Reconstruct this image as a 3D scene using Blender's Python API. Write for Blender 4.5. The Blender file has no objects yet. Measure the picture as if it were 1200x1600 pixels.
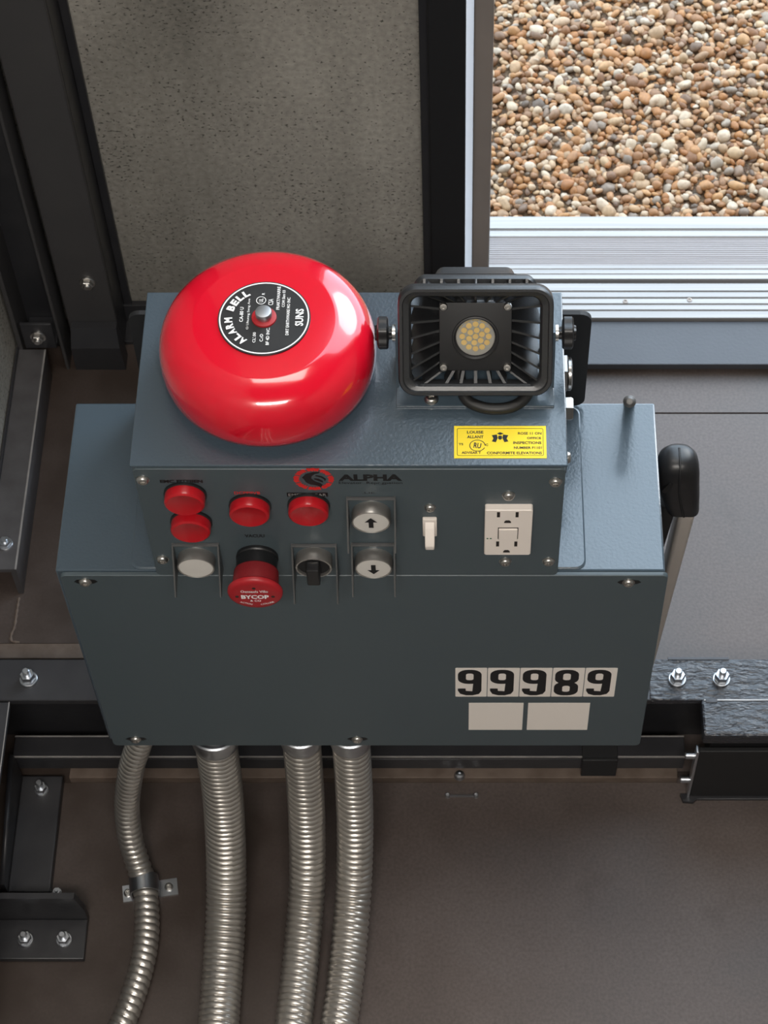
import bpy, bmesh, math, random
import numpy as np
from mathutils import Vector, Matrix

random.seed(7)
rng = np.random.default_rng(7)
scene = bpy.context.scene
COL = scene.collection
V = Vector
PI = math.pi

# ------------------------------------------------------------------ camera
cam_data = bpy.data.cameras.new('camera')
cam = bpy.data.objects.new('camera', cam_data)
COL.objects.link(cam)
cam_data.sensor_fit = 'VERTICAL'
cam_data.sensor_height = 36.0
cam_data.lens = 36.0 * 3201.13 / 1600.0
cam_data.shift_x = -(714.0 - 600.0) / 1600.0
cam_data.clip_start = 0.05
cam_data.clip_end = 100
cam.location = (0, -0.79836, 1.888)
cam.rotation_euler = (PI / 2 - 1.000553, 0, 0)
scene.camera = cam
cam_data.dof.use_dof = True
cam_data.dof.focus_distance = 1.48
cam_data.dof.aperture_fstop = 34.0

# ------------------------------------------------------------------ world, lights, exposure
world = bpy.data.worlds.new('overcast_sky')
scene.world = world
world.use_nodes = True
bg = world.node_tree.nodes['Background']
bg.inputs['Color'].default_value = (0.68, 0.84, 1.0, 1)
bg.inputs['Strength'].default_value = 4.6

pd = bpy.data.lights.new('doorway_portal', 'AREA')
pd.shape = 'RECTANGLE'
pd.size, pd.size_y = 0.92, 2.55
pd.cycles.is_portal = True
portal = bpy.data.objects.new('doorway_portal', pd)
COL.objects.link(portal)
portal.location = (0.49, 0.80, 1.275)
portal.rotation_euler = (-PI / 2, 0, 0)

# soft sun behind thin cloud, from behind and to the right, through the doorway
sun_d = bpy.data.lights.new('hazy_sun', 'SUN')
sun_d.energy = 1.3
sun_d.angle = math.radians(26)
sun_d.color = (1.0, 0.97, 0.93)
sun = bpy.data.objects.new('hazy_sun', sun_d)
COL.objects.link(sun)
sun.rotation_euler = V((0.470, 0.685, 0.555)).to_track_quat('Z', 'Y').to_euler()

FILL_POWER = 42.0          # added fill lamp, out of view over the front of the platform
FILL_POWER_REAR = 5.0    # added fill lamp, out of view over the box
vs = scene.view_settings
vs.view_transform = 'Standard'
vs.look = 'None'
vs.exposure = 0.0
vs.gamma = 1.0
vs.use_curve_mapping = False


# ------------------------------------------------------------------ materials
def srgb(r, g, b):
    f = lambda c: (c / 255 / 12.92) if c / 255 <= 0.04045 else ((c / 255 + 0.055) / 1.055) ** 2.4
    return (f(r), f(g), f(b), 1)


def mat(name, color, rough=0.5, metal=0.0, noise=None, bump=None, coat=0.0, coat_rough=0.12, spec=0.5, trans=0.0,
        emit=None, rough_var=0.0):
    """noise=(scale, amount, color2) ; bump=(scale, strength, distance)"""
    m = bpy.data.materials.new(name)
    m.use_nodes = True
    nt = m.node_tree
    p = nt.nodes['Principled BSDF']
    p.inputs['Base Color'].default_value = color
    p.inputs['Roughness'].default_value = rough
    p.inputs['Metallic'].default_value = metal
    p.inputs['Coat Weight'].default_value = coat
    p.inputs['Coat Roughness'].default_value = coat_rough
    p.inputs['Specular IOR Level'].default_value = spec
    p.inputs['Transmission Weight'].default_value = trans
    tc = nt.nodes.new('ShaderNodeTexCoord')
    if noise:
        n = nt.nodes.new('ShaderNodeTexNoise')
        n.inputs['Scale'].default_value = noise[0]
        n.inputs['Detail'].default_value = 5
        nt.links.new(tc.outputs['Object'], n.inputs['Vector'])
        r = nt.nodes.new('ShaderNodeValToRGB')
        r.color_ramp.elements[0].position = 0.5 - 0.25
        r.color_ramp.elements[1].position = 0.5 + 0.25
        r.color_ramp.elements[0].color = (0, 0, 0, 1)
        mx = nt.nodes.new('ShaderNodeMix')
        mx.data_type = 'RGBA'
        mx.inputs['A'].default_value = color
        mx.inputs['B'].default_value = noise[2]
        ml = nt.nodes.new('ShaderNodeMath')
        ml.operation = 'MULTIPLY'
        ml.inputs[1].default_value = noise[1]
        nt.links.new(n.outputs['Fac'], r.inputs['Fac'])
        nt.links.new(r.outputs['Color'], ml.inputs[0])
        nt.links.new(ml.outputs[0], mx.inputs['Factor'])
        nt.links.new(mx.outputs['Result'], p.inputs['Base Color'])
    if rough_var:
        n2 = nt.nodes.new('ShaderNodeTexNoise')
        n2.inputs['Scale'].default_value = 35
        n2.inputs['Detail'].default_value = 4
        nt.links.new(tc.outputs['Object'], n2.inputs['Vector'])
        mr = nt.nodes.new('ShaderNodeMapRange')
        mr.inputs['To Min'].default_value = max(0.02, rough - rough_var)
        mr.inputs['To Max'].default_value = rough + rough_var
        nt.links.new(n2.outputs['Fac'], mr.inputs['Value'])
        nt.links.new(mr.outputs[0], p.inputs['Roughness'])
    if bump:
        n3 = nt.nodes.new('ShaderNodeTexNoise')
        n3.inputs['Scale'].default_value = bump[0]
        n3.inputs['Detail'].default_value = 3
        if len(bump) > 3:
            mp = nt.nodes.new('ShaderNodeMapping')
            mp.inputs['Scale'].default_value = bump[3]
            nt.links.new(tc.outputs['Object'], mp.inputs['Vector'])
            nt.links.new(mp.outputs[0], n3.inputs['Vector'])
        else:
            nt.links.new(tc.outputs['Object'], n3.inputs['Vector'])
        bp = nt.nodes.new('ShaderNodeBump')
        bp.inputs['Strength'].default_value = bump[1]
        bp.inputs['Distance'].default_value = bump[2]
        nt.links.new(n3.outputs['Fac'], bp.inputs['Height'])
        nt.links.new(bp.outputs[0], p.inputs['Normal'])
    if emit:
        p.inputs['Emission Color'].default_value = emit[0]
        p.inputs['Emission Strength'].default_value = emit[1]
    return m


def ramp(nt, fac, stops):
    r = nt.nodes.new('ShaderNodeValToRGB')
    el = r.color_ramp.elements
    while len(el) < len(stops):
        el.new(0.5)
    for e, (pos, c) in zip(el, stops):
        e.position = pos
        e.color = c
    nt.links.new(fac, r.inputs['Fac'])
    return r.outputs['Color']


def tex(nt, kind, coord, scale, detail=4, scl=None, **kw):
    n = nt.nodes.new(kind)
    n.inputs['Scale'].default_value = scale
    if 'Detail' in n.inputs:
        n.inputs['Detail'].default_value = detail
    if scl:
        mp = nt.nodes.new('ShaderNodeMapping')
        mp.inputs['Scale'].default_value = scl
        nt.links.new(coord, mp.inputs['Vector'])
        coord = mp.outputs[0]
    nt.links.new(coord, n.inputs['Vector'])
    return n


def mixc(nt, fac, a, b, mode='MIX'):
    m = nt.nodes.new('ShaderNodeMix')
    m.data_type = 'RGBA'
    m.blend_type = mode
    if isinstance(fac, (int, float)):
        m.inputs['Factor'].default_value = fac
    else:
        nt.links.new(fac, m.inputs['Factor'])
    for k, x in (('A', a), ('B', b)):
        if isinstance(x, tuple):
            m.inputs[k].default_value = x
        else:
            nt.links.new(x, m.inputs[k])
    return m.outputs['Result']


def concrete_material():
    m = bpy.data.materials.new('concrete')
    m.use_nodes = True
    nt = m.node_tree
    p = nt.nodes['Principled BSDF']
    tc = nt.nodes.new('ShaderNodeTexCoord').outputs['Object']
    big = tex(nt, 'ShaderNodeTexNoise', tc, 5, 6, scl=(1, 1, 0.5))
    base = ramp(nt, big.outputs['Fac'], [(0.30, srgb(136, 132, 124)), (0.5, srgb(162, 157, 148)), (0.70, srgb(182, 177, 167))])
    fine = tex(nt, 'ShaderNodeTexNoise', tc, 160, 4)
    fr = ramp(nt, fine.outputs['Fac'], [(0.3, (0.72, 0.72, 0.72, 1)), (0.7, (1.1, 1.1, 1.1, 1))])
    c = mixc(nt, 0.8, base, fr, 'MULTIPLY')
    # pin holes, sparse and uneven
    pits = tex(nt, 'ShaderNodeTexNoise', tc, 300, 2, scl=(0.75, 1, 1.15))
    pitmask = tex(nt, 'ShaderNodeTexNoise', tc, 9, 3)
    ad = nt.nodes.new('ShaderNodeMath')
    ad.operation = 'MULTIPLY_ADD'
    ad.inputs[1].default_value = 0.22
    nt.links.new(pitmask.outputs['Fac'], ad.inputs[0])
    nt.links.new(pits.outputs['Fac'], ad.inputs[2])
    pr = ramp(nt, ad.outputs[0], [(0.735, (0, 0, 0, 1)), (0.785, (1, 1, 1, 1))])
    c = mixc(nt, pr, c, srgb(84, 81, 75))
    # vertical runs
    st = tex(nt, 'ShaderNodeTexNoise', tc, 9, 3, scl=(1.6, 1, 0.12))
    sr = ramp(nt, st.outputs['Fac'], [(0.40, (0.78, 0.78, 0.77, 1)), (0.6, (1, 1, 1, 1))])
    c = mixc(nt, 0.8, c, sr, 'MULTIPLY')
    nt.links.new(c, p.inputs['Base Color'])
    p.inputs['Roughness'].default_value = 0.8
    sub = nt.nodes.new('ShaderNodeMath')
    sub.operation = 'SUBTRACT'
    nt.links.new(fine.outputs['Fac'], sub.inputs[0])
    nt.links.new(pr, sub.inputs[1])
    bp = nt.nodes.new('ShaderNodeBump')
    bp.inputs['Strength'].default_value = 0.5
    bp.inputs['Distance'].default_value = 0.0015
    nt.links.new(sub.outputs[0], bp.inputs['Height'])
    nt.links.new(bp.outputs[0], p.inputs['Normal'])
    return m


def floor_material():
    m = bpy.data.materials.new('painted_floor')
    m.use_nodes = True
    nt = m.node_tree
    p = nt.nodes['Principled BSDF']
    tc = nt.nodes.new('ShaderNodeTexCoord').outputs['Object']
    geo = nt.nodes.new('ShaderNodeNewGeometry')
    wp = geo.outputs['Position']
    big = tex(nt, 'ShaderNodeTexNoise', wp, 6, 6)
    base = ramp(nt, big.outputs['Fac'], [(0.3, srgb(73, 64, 60)), (0.55, srgb(86, 76, 72)), (0.75, srgb(94, 85, 82))])
    grit = tex(nt, 'ShaderNodeTexNoise', wp, 320, 3)
    gr = ramp(nt, grit.outputs['Fac'], [(0.3, (0.75, 0.75, 0.75, 1)), (0.68, (1.12, 1.12, 1.12, 1))])
    c = mixc(nt, 0.8, base, gr, 'MULTIPLY')
    # brown rust and grease soiling, heavier towards the corner of the shaft
    sep = nt.nodes.new('ShaderNodeSeparateXYZ')
    nt.links.new(wp, sep.inputs[0])
    mr = nt.nodes.new('ShaderNodeMapRange')
    mr.inputs['From Min'].default_value = 0.0
    mr.inputs['From Max'].default_value = -0.20
    mr.inputs['To Min'].default_value = -0.12
    mr.inputs['To Max'].default_value = 0.34
    nt.links.new(sep.outputs['X'], mr.inputs['Value'])
    dn = tex(nt, 'ShaderNodeTexNoise', wp, 11, 7)
    ad = nt.nodes.new('ShaderNodeMath')
    ad.operation = 'ADD'
    nt.links.new(mr.outputs[0], ad.inputs[0])
    nt.links.new(dn.outputs['Fac'], ad.inputs[1])
    dr = ramp(nt, ad.outputs[0], [(0.5, (0, 0, 0, 1)), (0.95, (0.95, 0.95, 0.95, 1))])
    c = mixc(nt, dr, c, srgb(50, 39, 32))
    spk = tex(nt, 'ShaderNodeTexVoronoi', wp, 60)
    sp = ramp(nt, spk.outputs['Distance'], [(0.035, (1, 1, 1, 1)), (0.06, (0, 0, 0, 1))])
    c = mixc(nt, sp, c, srgb(150, 132, 112))
    nt.links.new(c, p.inputs['Base Color'])
    rr = ramp(nt, big.outputs['Fac'], [(0.3, (0.42, 0.42, 0.42, 1)), (0.7, (0.6, 0.6, 0.6, 1))])
    nt.links.new(rr, p.inputs['Roughness'])
    bp = nt.nodes.new('ShaderNodeBump')
    bp.inputs['Strength'].default_value = 0.12
    bp.inputs['Distance'].default_value = 0.001
    nt.links.new(grit.outputs['Fac'], bp.inputs['Height'])
    nt.links.new(bp.outputs[0], p.inputs['Normal'])
    return m


STONE_STOPS = [(0.0, srgb(112, 100, 90)), (0.10, srgb(186, 130, 76)), (0.22, srgb(212, 168, 116)),
               (0.34, srgb(226, 214, 196)), (0.46, srgb(196, 140, 80)), (0.56, srgb(150, 140, 132)),
               (0.66, srgb(236, 228, 216)), (0.76, srgb(204, 156, 104)), (0.88, srgb(146, 104, 70)),
               (1.0, srgb(222, 198, 164))]


STONE_TINT = (0.57, 0.50, 0.42, 1)


def stone_material(name, per_island):
    m = bpy.data.materials.new(name)
    m.use_nodes = True
    nt = m.node_tree
    p = nt.nodes['Principled BSDF']
    if per_island:
        fac = nt.nodes.new('ShaderNodeNewGeometry').outputs['Random Per Island']
    else:
        fac = nt.nodes.new('ShaderNodeObjectInfo').outputs['Random']
    c = ramp(nt, fac, STONE_STOPS)
    geo = nt.nodes.new('ShaderNodeNewGeometry').outputs['Position']
    n = tex(nt, 'ShaderNodeTexNoise', geo, 220, 4)
    nr = ramp(nt, n.outputs['Fac'], [(0.3, (0.7, 0.68, 0.66, 1)), (0.65, (1.06, 1.05, 1.04, 1))])
    c = mixc(nt, 0.75, c, nr, 'MULTIPLY')
    c = mixc(nt, 1.0, c, STONE_TINT, 'MULTIPLY')
    nt.links.new(c, p.inputs['Base Color'])
    p.inputs['Roughness'].default_value = 0.6
    return m


def gravel_bed_material():
    """gravel too far off to build stone by stone"""
    m = bpy.data.materials.new('gravel_bed')
    m.use_nodes = True
    nt = m.node_tree
    p = nt.nodes['Principled BSDF']
    wp = nt.nodes.new('ShaderNodeNewGeometry').outputs['Position']
    v = tex(nt, 'ShaderNodeTexVoronoi', wp, 95)
    sep = nt.nodes.new('ShaderNodeSeparateColor')
    nt.links.new(v.outputs['Color'], sep.inputs[0])
    c = ramp(nt, sep.outputs[0], STONE_STOPS)
    gap = ramp(nt, v.outputs['Distance'], [(0.35, (1, 1, 1, 1)), (0.75, (0.3, 0.27, 0.24, 1))])
    c = mixc(nt, 1.0, c, gap, 'MULTIPLY')
    c = mixc(nt, 1.0, c, STONE_TINT, 'MULTIPLY')
    nt.links.new(c, p.inputs['Base Color'])
    p.inputs['Roughness'].default_value = 0.7
    bp = nt.nodes.new('ShaderNodeBump')
    bp.invert = True
    bp.inputs['Strength'].default_value = 0.9
    bp.inputs['Distance'].default_value = 0.006
    nt.links.new(v.outputs['Distance'], bp.inputs['Height'])
    nt.links.new(bp.outputs[0], p.inputs['Normal'])
    return m


def sill_material(name, col, scale):
    """extruded aluminium, fine lines along its length (world X)"""
    m = bpy.data.materials.new(name)
    m.use_nodes = True
    nt = m.node_tree
    p = nt.nodes['Principled BSDF']
    wp = nt.nodes.new('ShaderNodeNewGeometry').outputs['Position']
    n = tex(nt, 'ShaderNodeTexNoise', wp, scale, 3, scl=(0.012, 1, 1))
    c = ramp(nt, n.outputs['Fac'], [(0.35, tuple(x * 0.82 for x in col[:3]) + (1,)), (0.6, col)])
    nt.links.new(c, p.inputs['Base Color'])
    p.inputs['Metallic'].default_value = 0.25
    p.inputs['Roughness'].default_value = 0.42
    bp = nt.nodes.new('ShaderNodeBump')
    bp.inputs['Strength'].default_value = 0.25
    bp.inputs['Distance'].default_value = 0.001
    nt.links.new(n.outputs['Fac'], bp.inputs['Height'])
    nt.links.new(bp.outputs[0], p.inputs['Normal'])
    return m


M = {}
M['concrete'] = concrete_material()
M['floor'] = floor_material()
M['stone'] = stone_material('pebble', False)
M['stones'] = stone_material('pebble_mass', True)
M['soil'] = gravel_bed_material()
M['grey'] = mat('blue_grey_paint', srgb(66, 79, 89), 0.25, noise=(14, 0.25, srgb(61, 74, 84)), bump=(420, 0.32, 0.0007), rough_var=0.04, spec=0.7, coat=0.45, coat_rough=0.14)
M['grey_panel'] = mat('blue_grey_cover_paint', srgb(71, 82, 87), 0.42, noise=(14, 0.25, srgb(66, 77, 82)), bump=(500, 0.06, 0.0005))
M['black_steel'] = mat('black_painted_steel', (0.022, 0.022, 0.025, 1), 0.38, noise=(26, 0.45, (0.04, 0.039, 0.041, 1)), bump=(60, 0.25, 0.0015), rough_var=0.12)
M['black_brush'] = mat('brushed_on_black_paint', (0.020, 0.021, 0.026, 1), 0.36, coat=0.15, bump=(150, 1.0, 0.005, (0.4, 1, 1)))
M['dark_post'] = mat('dark_grey_steel', (0.050, 0.048, 0.049, 1), 0.42, noise=(18, 0.6, (0.064, 0.061, 0.061, 1)), bump=(30, 0.1, 0.001, (1, 1, 0.1)))
M['floor_angle'] = mat('bare_dark_steel', (0.13, 0.125, 0.13, 1), 0.4, metal=0.4, noise=(40, 0.7, (0.07, 0.065, 0.066, 1)), bump=(70, 0.2, 0.001))
M['black_plastic'] = mat('black_plastic', (0.012, 0.012, 0.013, 1), 0.38)
M['black_cast'] = mat('black_powder_coat', (0.020, 0.021, 0.023, 1), 0.38, bump=(900, 0.25, 0.0005), spec=0.7)
M['yoke'] = mat('grey_steel_bracket', (0.20, 0.225, 0.25, 1), 0.35, metal=0.3)
M['black_matte'] = mat('matte_black', (0.01, 0.01, 0.011, 1), 0.6)
M['black_ink'] = mat('black_ink', (0.006, 0.006, 0.007, 1), 0.5)
M['red_ink'] = mat('red_ink', srgb(205, 40, 38), 0.5)
M['white_ink'] = mat('white_ink', srgb(235, 235, 235), 0.5)
M['grey_ink'] = mat('grey_ink', srgb(150, 150, 148), 0.5)
M['red_gloss'] = mat('red_enamel', (0.66, 0.005, 0.022, 1), 0.16, coat=0.9, coat_rough=0.05, noise=(30, 0.15, (0.60, 0.004, 0.019, 1)), bump=(25, 0.02, 0.002))
M['red_lens'] = mat('red_lens', (0.42, 0.006, 0.012, 1), 0.3, coat=0.3)
M['red_shaded'] = mat('shaded_red_plastic', (0.20, 0.010, 0.014, 1), 0.5)  # button red made darker, the neck's shade put into the colour
M['red_plastic'] = mat('red_plastic', (0.36, 0.012, 0.018, 1), 0.42)
M['steel'] = mat('stainless_steel', (0.62, 0.60, 0.57, 1), 0.3, metal=1.0, rough_var=0.08)
M['brushed'] = mat('brushed_button_steel', (0.80, 0.77, 0.72, 1), 0.5, metal=0.3, bump=(600, 0.1, 0.0004))
M['satin'] = mat('satin_steel', (0.50, 0.48, 0.455, 1), 0.34, metal=0.85, rough_var=0.06)
M['zinc'] = mat('zinc_plated_steel', (0.56, 0.58, 0.61, 1), 0.34, metal=1.0, rough_var=0.1)
M['chrome'] = mat('chrome', (0.36, 0.35, 0.34, 1), 0.28, metal=1.0, bump=(120, 0.1, 0.001))
M['conduit'] = mat('galvanised_flex', (0.56, 0.53, 0.49, 1), 0.36, metal=0.85, noise=(60, 0.5, (0.44, 0.415, 0.385, 1)), rough_var=0.1)
M['guard'] = mat('dark_sheet_guard', (0.13, 0.13, 0.13, 1), 0.38, metal=0.5)
M['beige'] = mat('ivory_plastic', srgb(238, 228, 219), 0.42)
M['beige_dark'] = mat('slot_dark', (0.02, 0.015, 0.012, 1), 0.7)
M['sticker'] = mat('sticker_white', srgb(238, 230, 222), 0.5)
M['yellow'] = mat('yellow_label', srgb(246, 216, 20), 0.4)
M['bell_plate'] = mat('bell_plate_black', (0.014, 0.014, 0.015, 1), 0.4, noise=(60, 0.5, (0.03, 0.03, 0.03, 1)))
M['led'] = mat('led_phosphor', srgb(240, 208, 130), 0.5)
M['reflector'] = mat('lens_reflector', srgb(176, 174, 168), 0.35)
M['glass'] = mat('clear_lens', (1, 1, 1, 1), 0.02, trans=1.0)
M['sill'] = sill_material('aluminium_sill', (0.335, 0.32, 0.31, 1), 200)
M['sill_dull'] = sill_material('aluminium_sill_track', (0.27, 0.245, 0.24, 1), 420)
M['step'] = mat('grey_step_plate', srgb(66, 68, 73), 0.55, noise=(22, 0.5, srgb(58, 60, 65)), bump=(260, 0.25, 0.001))
M['jamb'] = mat('satin_metal_jamb', srgb(150, 138, 128), 0.4, metal=0.3, noise=(12, 0.5, srgb(122, 113, 106)))
M['jamb_edge'] = mat('bright_jamb_edge', srgb(238, 238, 242), 0.4)
M['lever_bar'] = mat('grey_lever_bar', srgb(196, 188, 180), 0.4, metal=0.35, noise=(40, 0.4, srgb(170, 164, 158)))
M['plaster'] = mat('plaster', srgb(128, 124, 118), 0.9, noise=(6, 0.5, srgb(112, 108, 102)))
M['green'] = mat('green_dot', srgb(20, 90, 50), 0.4)
M['fill_panel'] = mat('fill_diffuser', (0.9, 0.85, 0.78, 1), 0.6, emit=((1, 0.9, 0.78, 1), 3.0))  # glowing face of the added fill lamps
M['rubber'] = mat('cable_rubber', (0.012, 0.012, 0.012, 1), 0.5)
M['worn'] = mat('bare_edge_highlight', (0.42, 0.40, 0.385, 1), 0.4, metal=0.3, noise=(40, 0.6, (0.12, 0.115, 0.11, 1)))  # bare metal edges, their bright highlight put into the pale colour
M['pin'] = mat('dull_grey_pin', (0.13, 0.125, 0.12, 1), 0.5, metal=0.3)
M['seam'] = mat('floor_edge_paint', srgb(112, 98, 88), 0.65, noise=(50, 0.8, srgb(76, 62, 52)), bump=(200, 0.3, 0.001))


# ------------------------------------------------------------------ mesh helpers
def new_bm():
    return bmesh.new()


def box(bm, lo, hi, bev=0.0, seg=2, M4=None):
    lo, hi = V(lo), V(hi)
    r = bmesh.ops.create_cube(bm, size=1.0)
    vs_ = r['verts']
    c = (lo + hi) / 2
    s = hi - lo
    for v in vs_:
        v.co = V((v.co.x * s.x, v.co.y * s.y, v.co.z * s.z)) + c
    geom = vs_
    if bev > 0:
        es = list({e for v in vs_ for e in v.link_edges})
        r2 = bmesh.ops.bevel(bm, geom=es, offset=bev, segments=seg, affect='EDGES', profile=0.5)
        geom = list({v for f in r2['faces'] for v in f.verts} | {v for v in vs_ if v.is_valid})
    if M4 is not None:
        bmesh.ops.transform(bm, matrix=M4, verts=[v for v in geom if v.is_valid])
    return geom


def frame_axis(n, up=(0, 0, 1)):
    """rotation whose local Z is n"""
    n = V(n).normalized()
    up = V(up)
    if abs(n.dot(up)) > 0.99:
        up = V((0, 1, 0))
    x = up.cross(n).normalized()
    y = n.cross(x)
    return Matrix((x, y, n)).transposed()


def lathe(bm, prof, center, axis=(0, 0, 1), seg=32, up=(0, 0, 1), rfun=None):
    """prof: list of (radius, height along axis)"""
    R = frame_axis(axis, up)
    c = V(center)
    rings = []
    for r, h in prof:
        if r <= 1e-6:
            rings.append([bm.verts.new(c + R @ V((0, 0, h)))])
        else:
            ring = []
            for i in range(seg):
                a = 2 * PI * i / seg
                rr = r * (rfun(a) if rfun else 1)
                ring.append(bm.verts.new(c + R @ V((rr * math.cos(a), rr * math.sin(a), h))))
            rings.append(ring)
    for A, B in zip(rings[:-1], rings[1:]):
        for i in range(seg):
            j = (i + 1) % seg
            if len(A) == 1 and len(B) == 1:
                break
            if len(A) == 1:
                bm.faces.new((A[0], B[i], B[j]))
            elif len(B) == 1:
                bm.faces.new((A[i], A[j], B[0]))
            else:
                bm.faces.new((A[i], A[j], B[j], B[i]))
    return rings


def poly_prism(bm, pts, depth_vec):
    """pts: 3D loop, extruded along depth_vec"""
    d = V(depth_vec)
    a = [bm.verts.new(V(p)) for p in pts]
    b = [bm.verts.new(V(p) + d) for p in pts]
    n = len(a)
    bm.faces.new(a)
    bm.faces.new(b[::-1])
    for i in range(n):
        j = (i + 1) % n
        bm.faces.new((a[i], b[i], b[j], a[j]))


def rrect(w, h, r, seg=5):
    pts = []
    for cx, cy, a0 in ((w / 2 - r, h / 2 - r, 0), (-w / 2 + r, h / 2 - r, 90), (-w / 2 + r, -h / 2 + r, 180), (w / 2 - r, -h / 2 + r, 270)):
        for i in range(seg + 1):
            a = math.radians(a0 + 90 * i / seg)
            pts.append((cx + r * math.cos(a), cy + r * math.sin(a)))
    return pts


def loft(bm, loops, cap0=True, cap1=True):
    rings = [[bm.verts.new(V(p)) for p in L] for L in loops]
    n = len(rings[0])
    for A, B in zip(rings[:-1], rings[1:]):
        for i in range(n):
            j = (i + 1) % n
            bm.faces.new((A[i], A[j], B[j], B[i]))
    if cap0:
        bm.faces.new(rings[0][::-1])
    if cap1:
        bm.faces.new(rings[-1])
    return rings


def catmull(P, n=14):
    P = [V(p) for p in P]
    P = [P[0] * 2 - P[1]] + P + [P[-1] * 2 - P[-2]]
    out = []
    for i in range(1, len(P) - 2):
        for k in range(n):
            t = k / n
            a, b, c, d = P[i - 1], P[i], P[i + 1], P[i + 2]
            out.append(0.5 * ((2 * b) + (c - a) * t + (2 * a - 5 * b + 4 * c - d) * t * t + (3 * b - a - 3 * c + d) * t ** 3))
    out.append(P[-2])
    return out


def resample(pts, step):
    d = [0]
    for a, b in zip(pts[:-1], pts[1:]):
        d.append(d[-1] + (b - a).length)
    L = d[-1]
    n = max(2, int(L / step))
    res, k = [], 0
    for i in range(n + 1):
        s = L * i / n
        while k < len(d) - 2 and d[k + 1] < s:
            k += 1
        t = (s - d[k]) / max(1e-9, d[k + 1] - d[k])
        res.append(pts[k].lerp(pts[k + 1], t))
    return res, L


def tube(bm, path, radius, seg=16, rfun=None, step=0.004, cap=True):
    pts, L = resample(catmull(path), step)
    n = len(pts)
    T = [(pts[min(i + 1, n - 1)] - pts[max(i - 1, 0)]).normalized() for i in range(n)]
    N = V((1, 0, 0))
    rings = []
    for i in range(n):
        N = (N - T[i] * N.dot(T[i])).normalized()
        B = T[i].cross(N)
        s = L * i / (n - 1)
        ring = []
        for k in range(seg):
            a = 2 * PI * k / seg
            r = radius if rfun is None else rfun(s, a)
            ring.append(bm.verts.new(pts[i] + (N * math.cos(a) + B * math.sin(a)) * r))
        rings.append(ring)
    for A, Bq in zip(rings[:-1], rings[1:]):
        for i in range(seg):
            j = (i + 1) % seg
            bm.faces.new((A[i], A[j], Bq[j], Bq[i]))
    if cap:
        bm.faces.new(rings[0][::-1])
        bm.faces.new(rings[-1])


def hexnut(bm, center, axis, r, h, bore=0.0):
    R = frame_axis(axis)
    c = V(center)
    pr = [(r * 0.93, 0), (r, h * 0.12), (r, h * 0.88), (r * 0.93, h), (bore, h)] if bore else [(r * 0.93, 0), (r, h * 0.12), (r, h * 0.85), (r * 0.9, h), (0, h)]
    lathe(bm, pr, center, axis, 6)


def text_bm(bm, s, center, ux, uy, w, h, bold=0.0, lift=0.0, thick=0.00012):
    """flat lettering fitted into a w x h rectangle, centred; ux/uy span its plane"""
    cu = bpy.data.curves.new('lettering', 'FONT')
    cu.body = s
    cu.size = 1.0
    cu.offset = bold
    cu.resolution_u = 2
    ob = bpy.data.objects.new('lettering_tmp', cu)
    COL.objects.link(ob)
    dg = bpy.context.evaluated_depsgraph_get()
    me = bpy.data.meshes.new_from_object(ob.evaluated_get(dg))
    co = np.array([v.co[:] for v in me.vertices]) if len(me.vertices) else np.zeros((0, 3))
    if len(co):
        lo, hi = co.min(0), co.max(0)
        sx = w / max(1e-6, hi[0] - lo[0])
        sy = h / max(1e-6, hi[1] - lo[1])
        ux, uy = V(ux).normalized(), V(uy).normalized()
        n = ux.cross(uy)
        c = V(center)
        vs_ = []
        for p in co:
            vs_.append(bm.verts.new(c + ux * ((p[0] - (lo[0] + hi[0]) / 2) * sx) + uy * ((p[1] - (lo[1] + hi[1]) / 2) * sy) + n * (lift + thick)))
        for f in me.polygons:
            try:
                bm.faces.new([vs_[i] for i in f.vertices])
            except ValueError:
                pass
    bpy.data.objects.remove(ob)
    bpy.data.meshes.remove(me)
    bpy.data.curves.remove(cu)


SMOOTH_ANGLE = math.radians(38)


def to_mesh(name, bm, origin=(0, 0, 0), smooth=True):
    o = V(origin)
    bmesh.ops.recalc_face_normals(bm, faces=bm.faces[:])
    bm.normal_update()
    for v in bm.verts:
        v.co -= o
    me = bpy.data.meshes.new(name)
    if smooth:
        for f in bm.faces:
            n = f.normal
            big_flat = f.calc_area() > 1e-4 and max(abs(n.x), abs(n.y), abs(n.z)) > 0.9999
            f.smooth = not big_flat
        for e in bm.edges:
            if len(e.link_faces) == 2 and e.calc_face_angle(0) > SMOOTH_ANGLE:
                e.smooth = False
    bm.to_mesh(me)
    bm.free()
    return me


class Thing:
    """A top-level object: an Empty at the thing's base with its parts as children."""

    def __init__(self, name, base, label=None, cat=None, group=None, kind=None):
        self.o = bpy.data.objects.new(name, None)
        self.o.empty_display_size = 0.02
        COL.objects.link(self.o)
        self.base = V(base)
        self.o.location = self.base
        props(self.o, label, cat, group, kind)

    def part(self, name, bm, material, parent=None, label=None, smooth=True, kind=None):
        me = to_mesh(name, bm, self.base, smooth)
        me.materials.append(M[material])
        ob = bpy.data.objects.new(name, me)
        COL.objects.link(ob)
        ob.parent = parent or self.o
        if label:
            ob['label'] = label
        if kind:
            ob['kind'] = kind
        return ob

    def box(self, name, lo, hi, material, bev=0.0, parent=None, label=None):
        bm = new_bm()
        box(bm, lo, hi, bev)
        return self.part(name, bm, material, parent, label)

    def text(self, name, s, center, ux, uy, w, h, material, parent=None, bold=0.0, lift=0.0):
        bm = new_bm()
        text_bm(bm, s, center, ux, uy, w, h, bold, lift)
        return self.part(name, bm, material, parent, smooth=False)


def props(o, label=None, cat=None, group=None, kind=None):
    if label:
        o['label'] = label
    if cat:
        o['category'] = cat
    if group:
        o['group'] = group
    if kind:
        o['kind'] = kind


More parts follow.
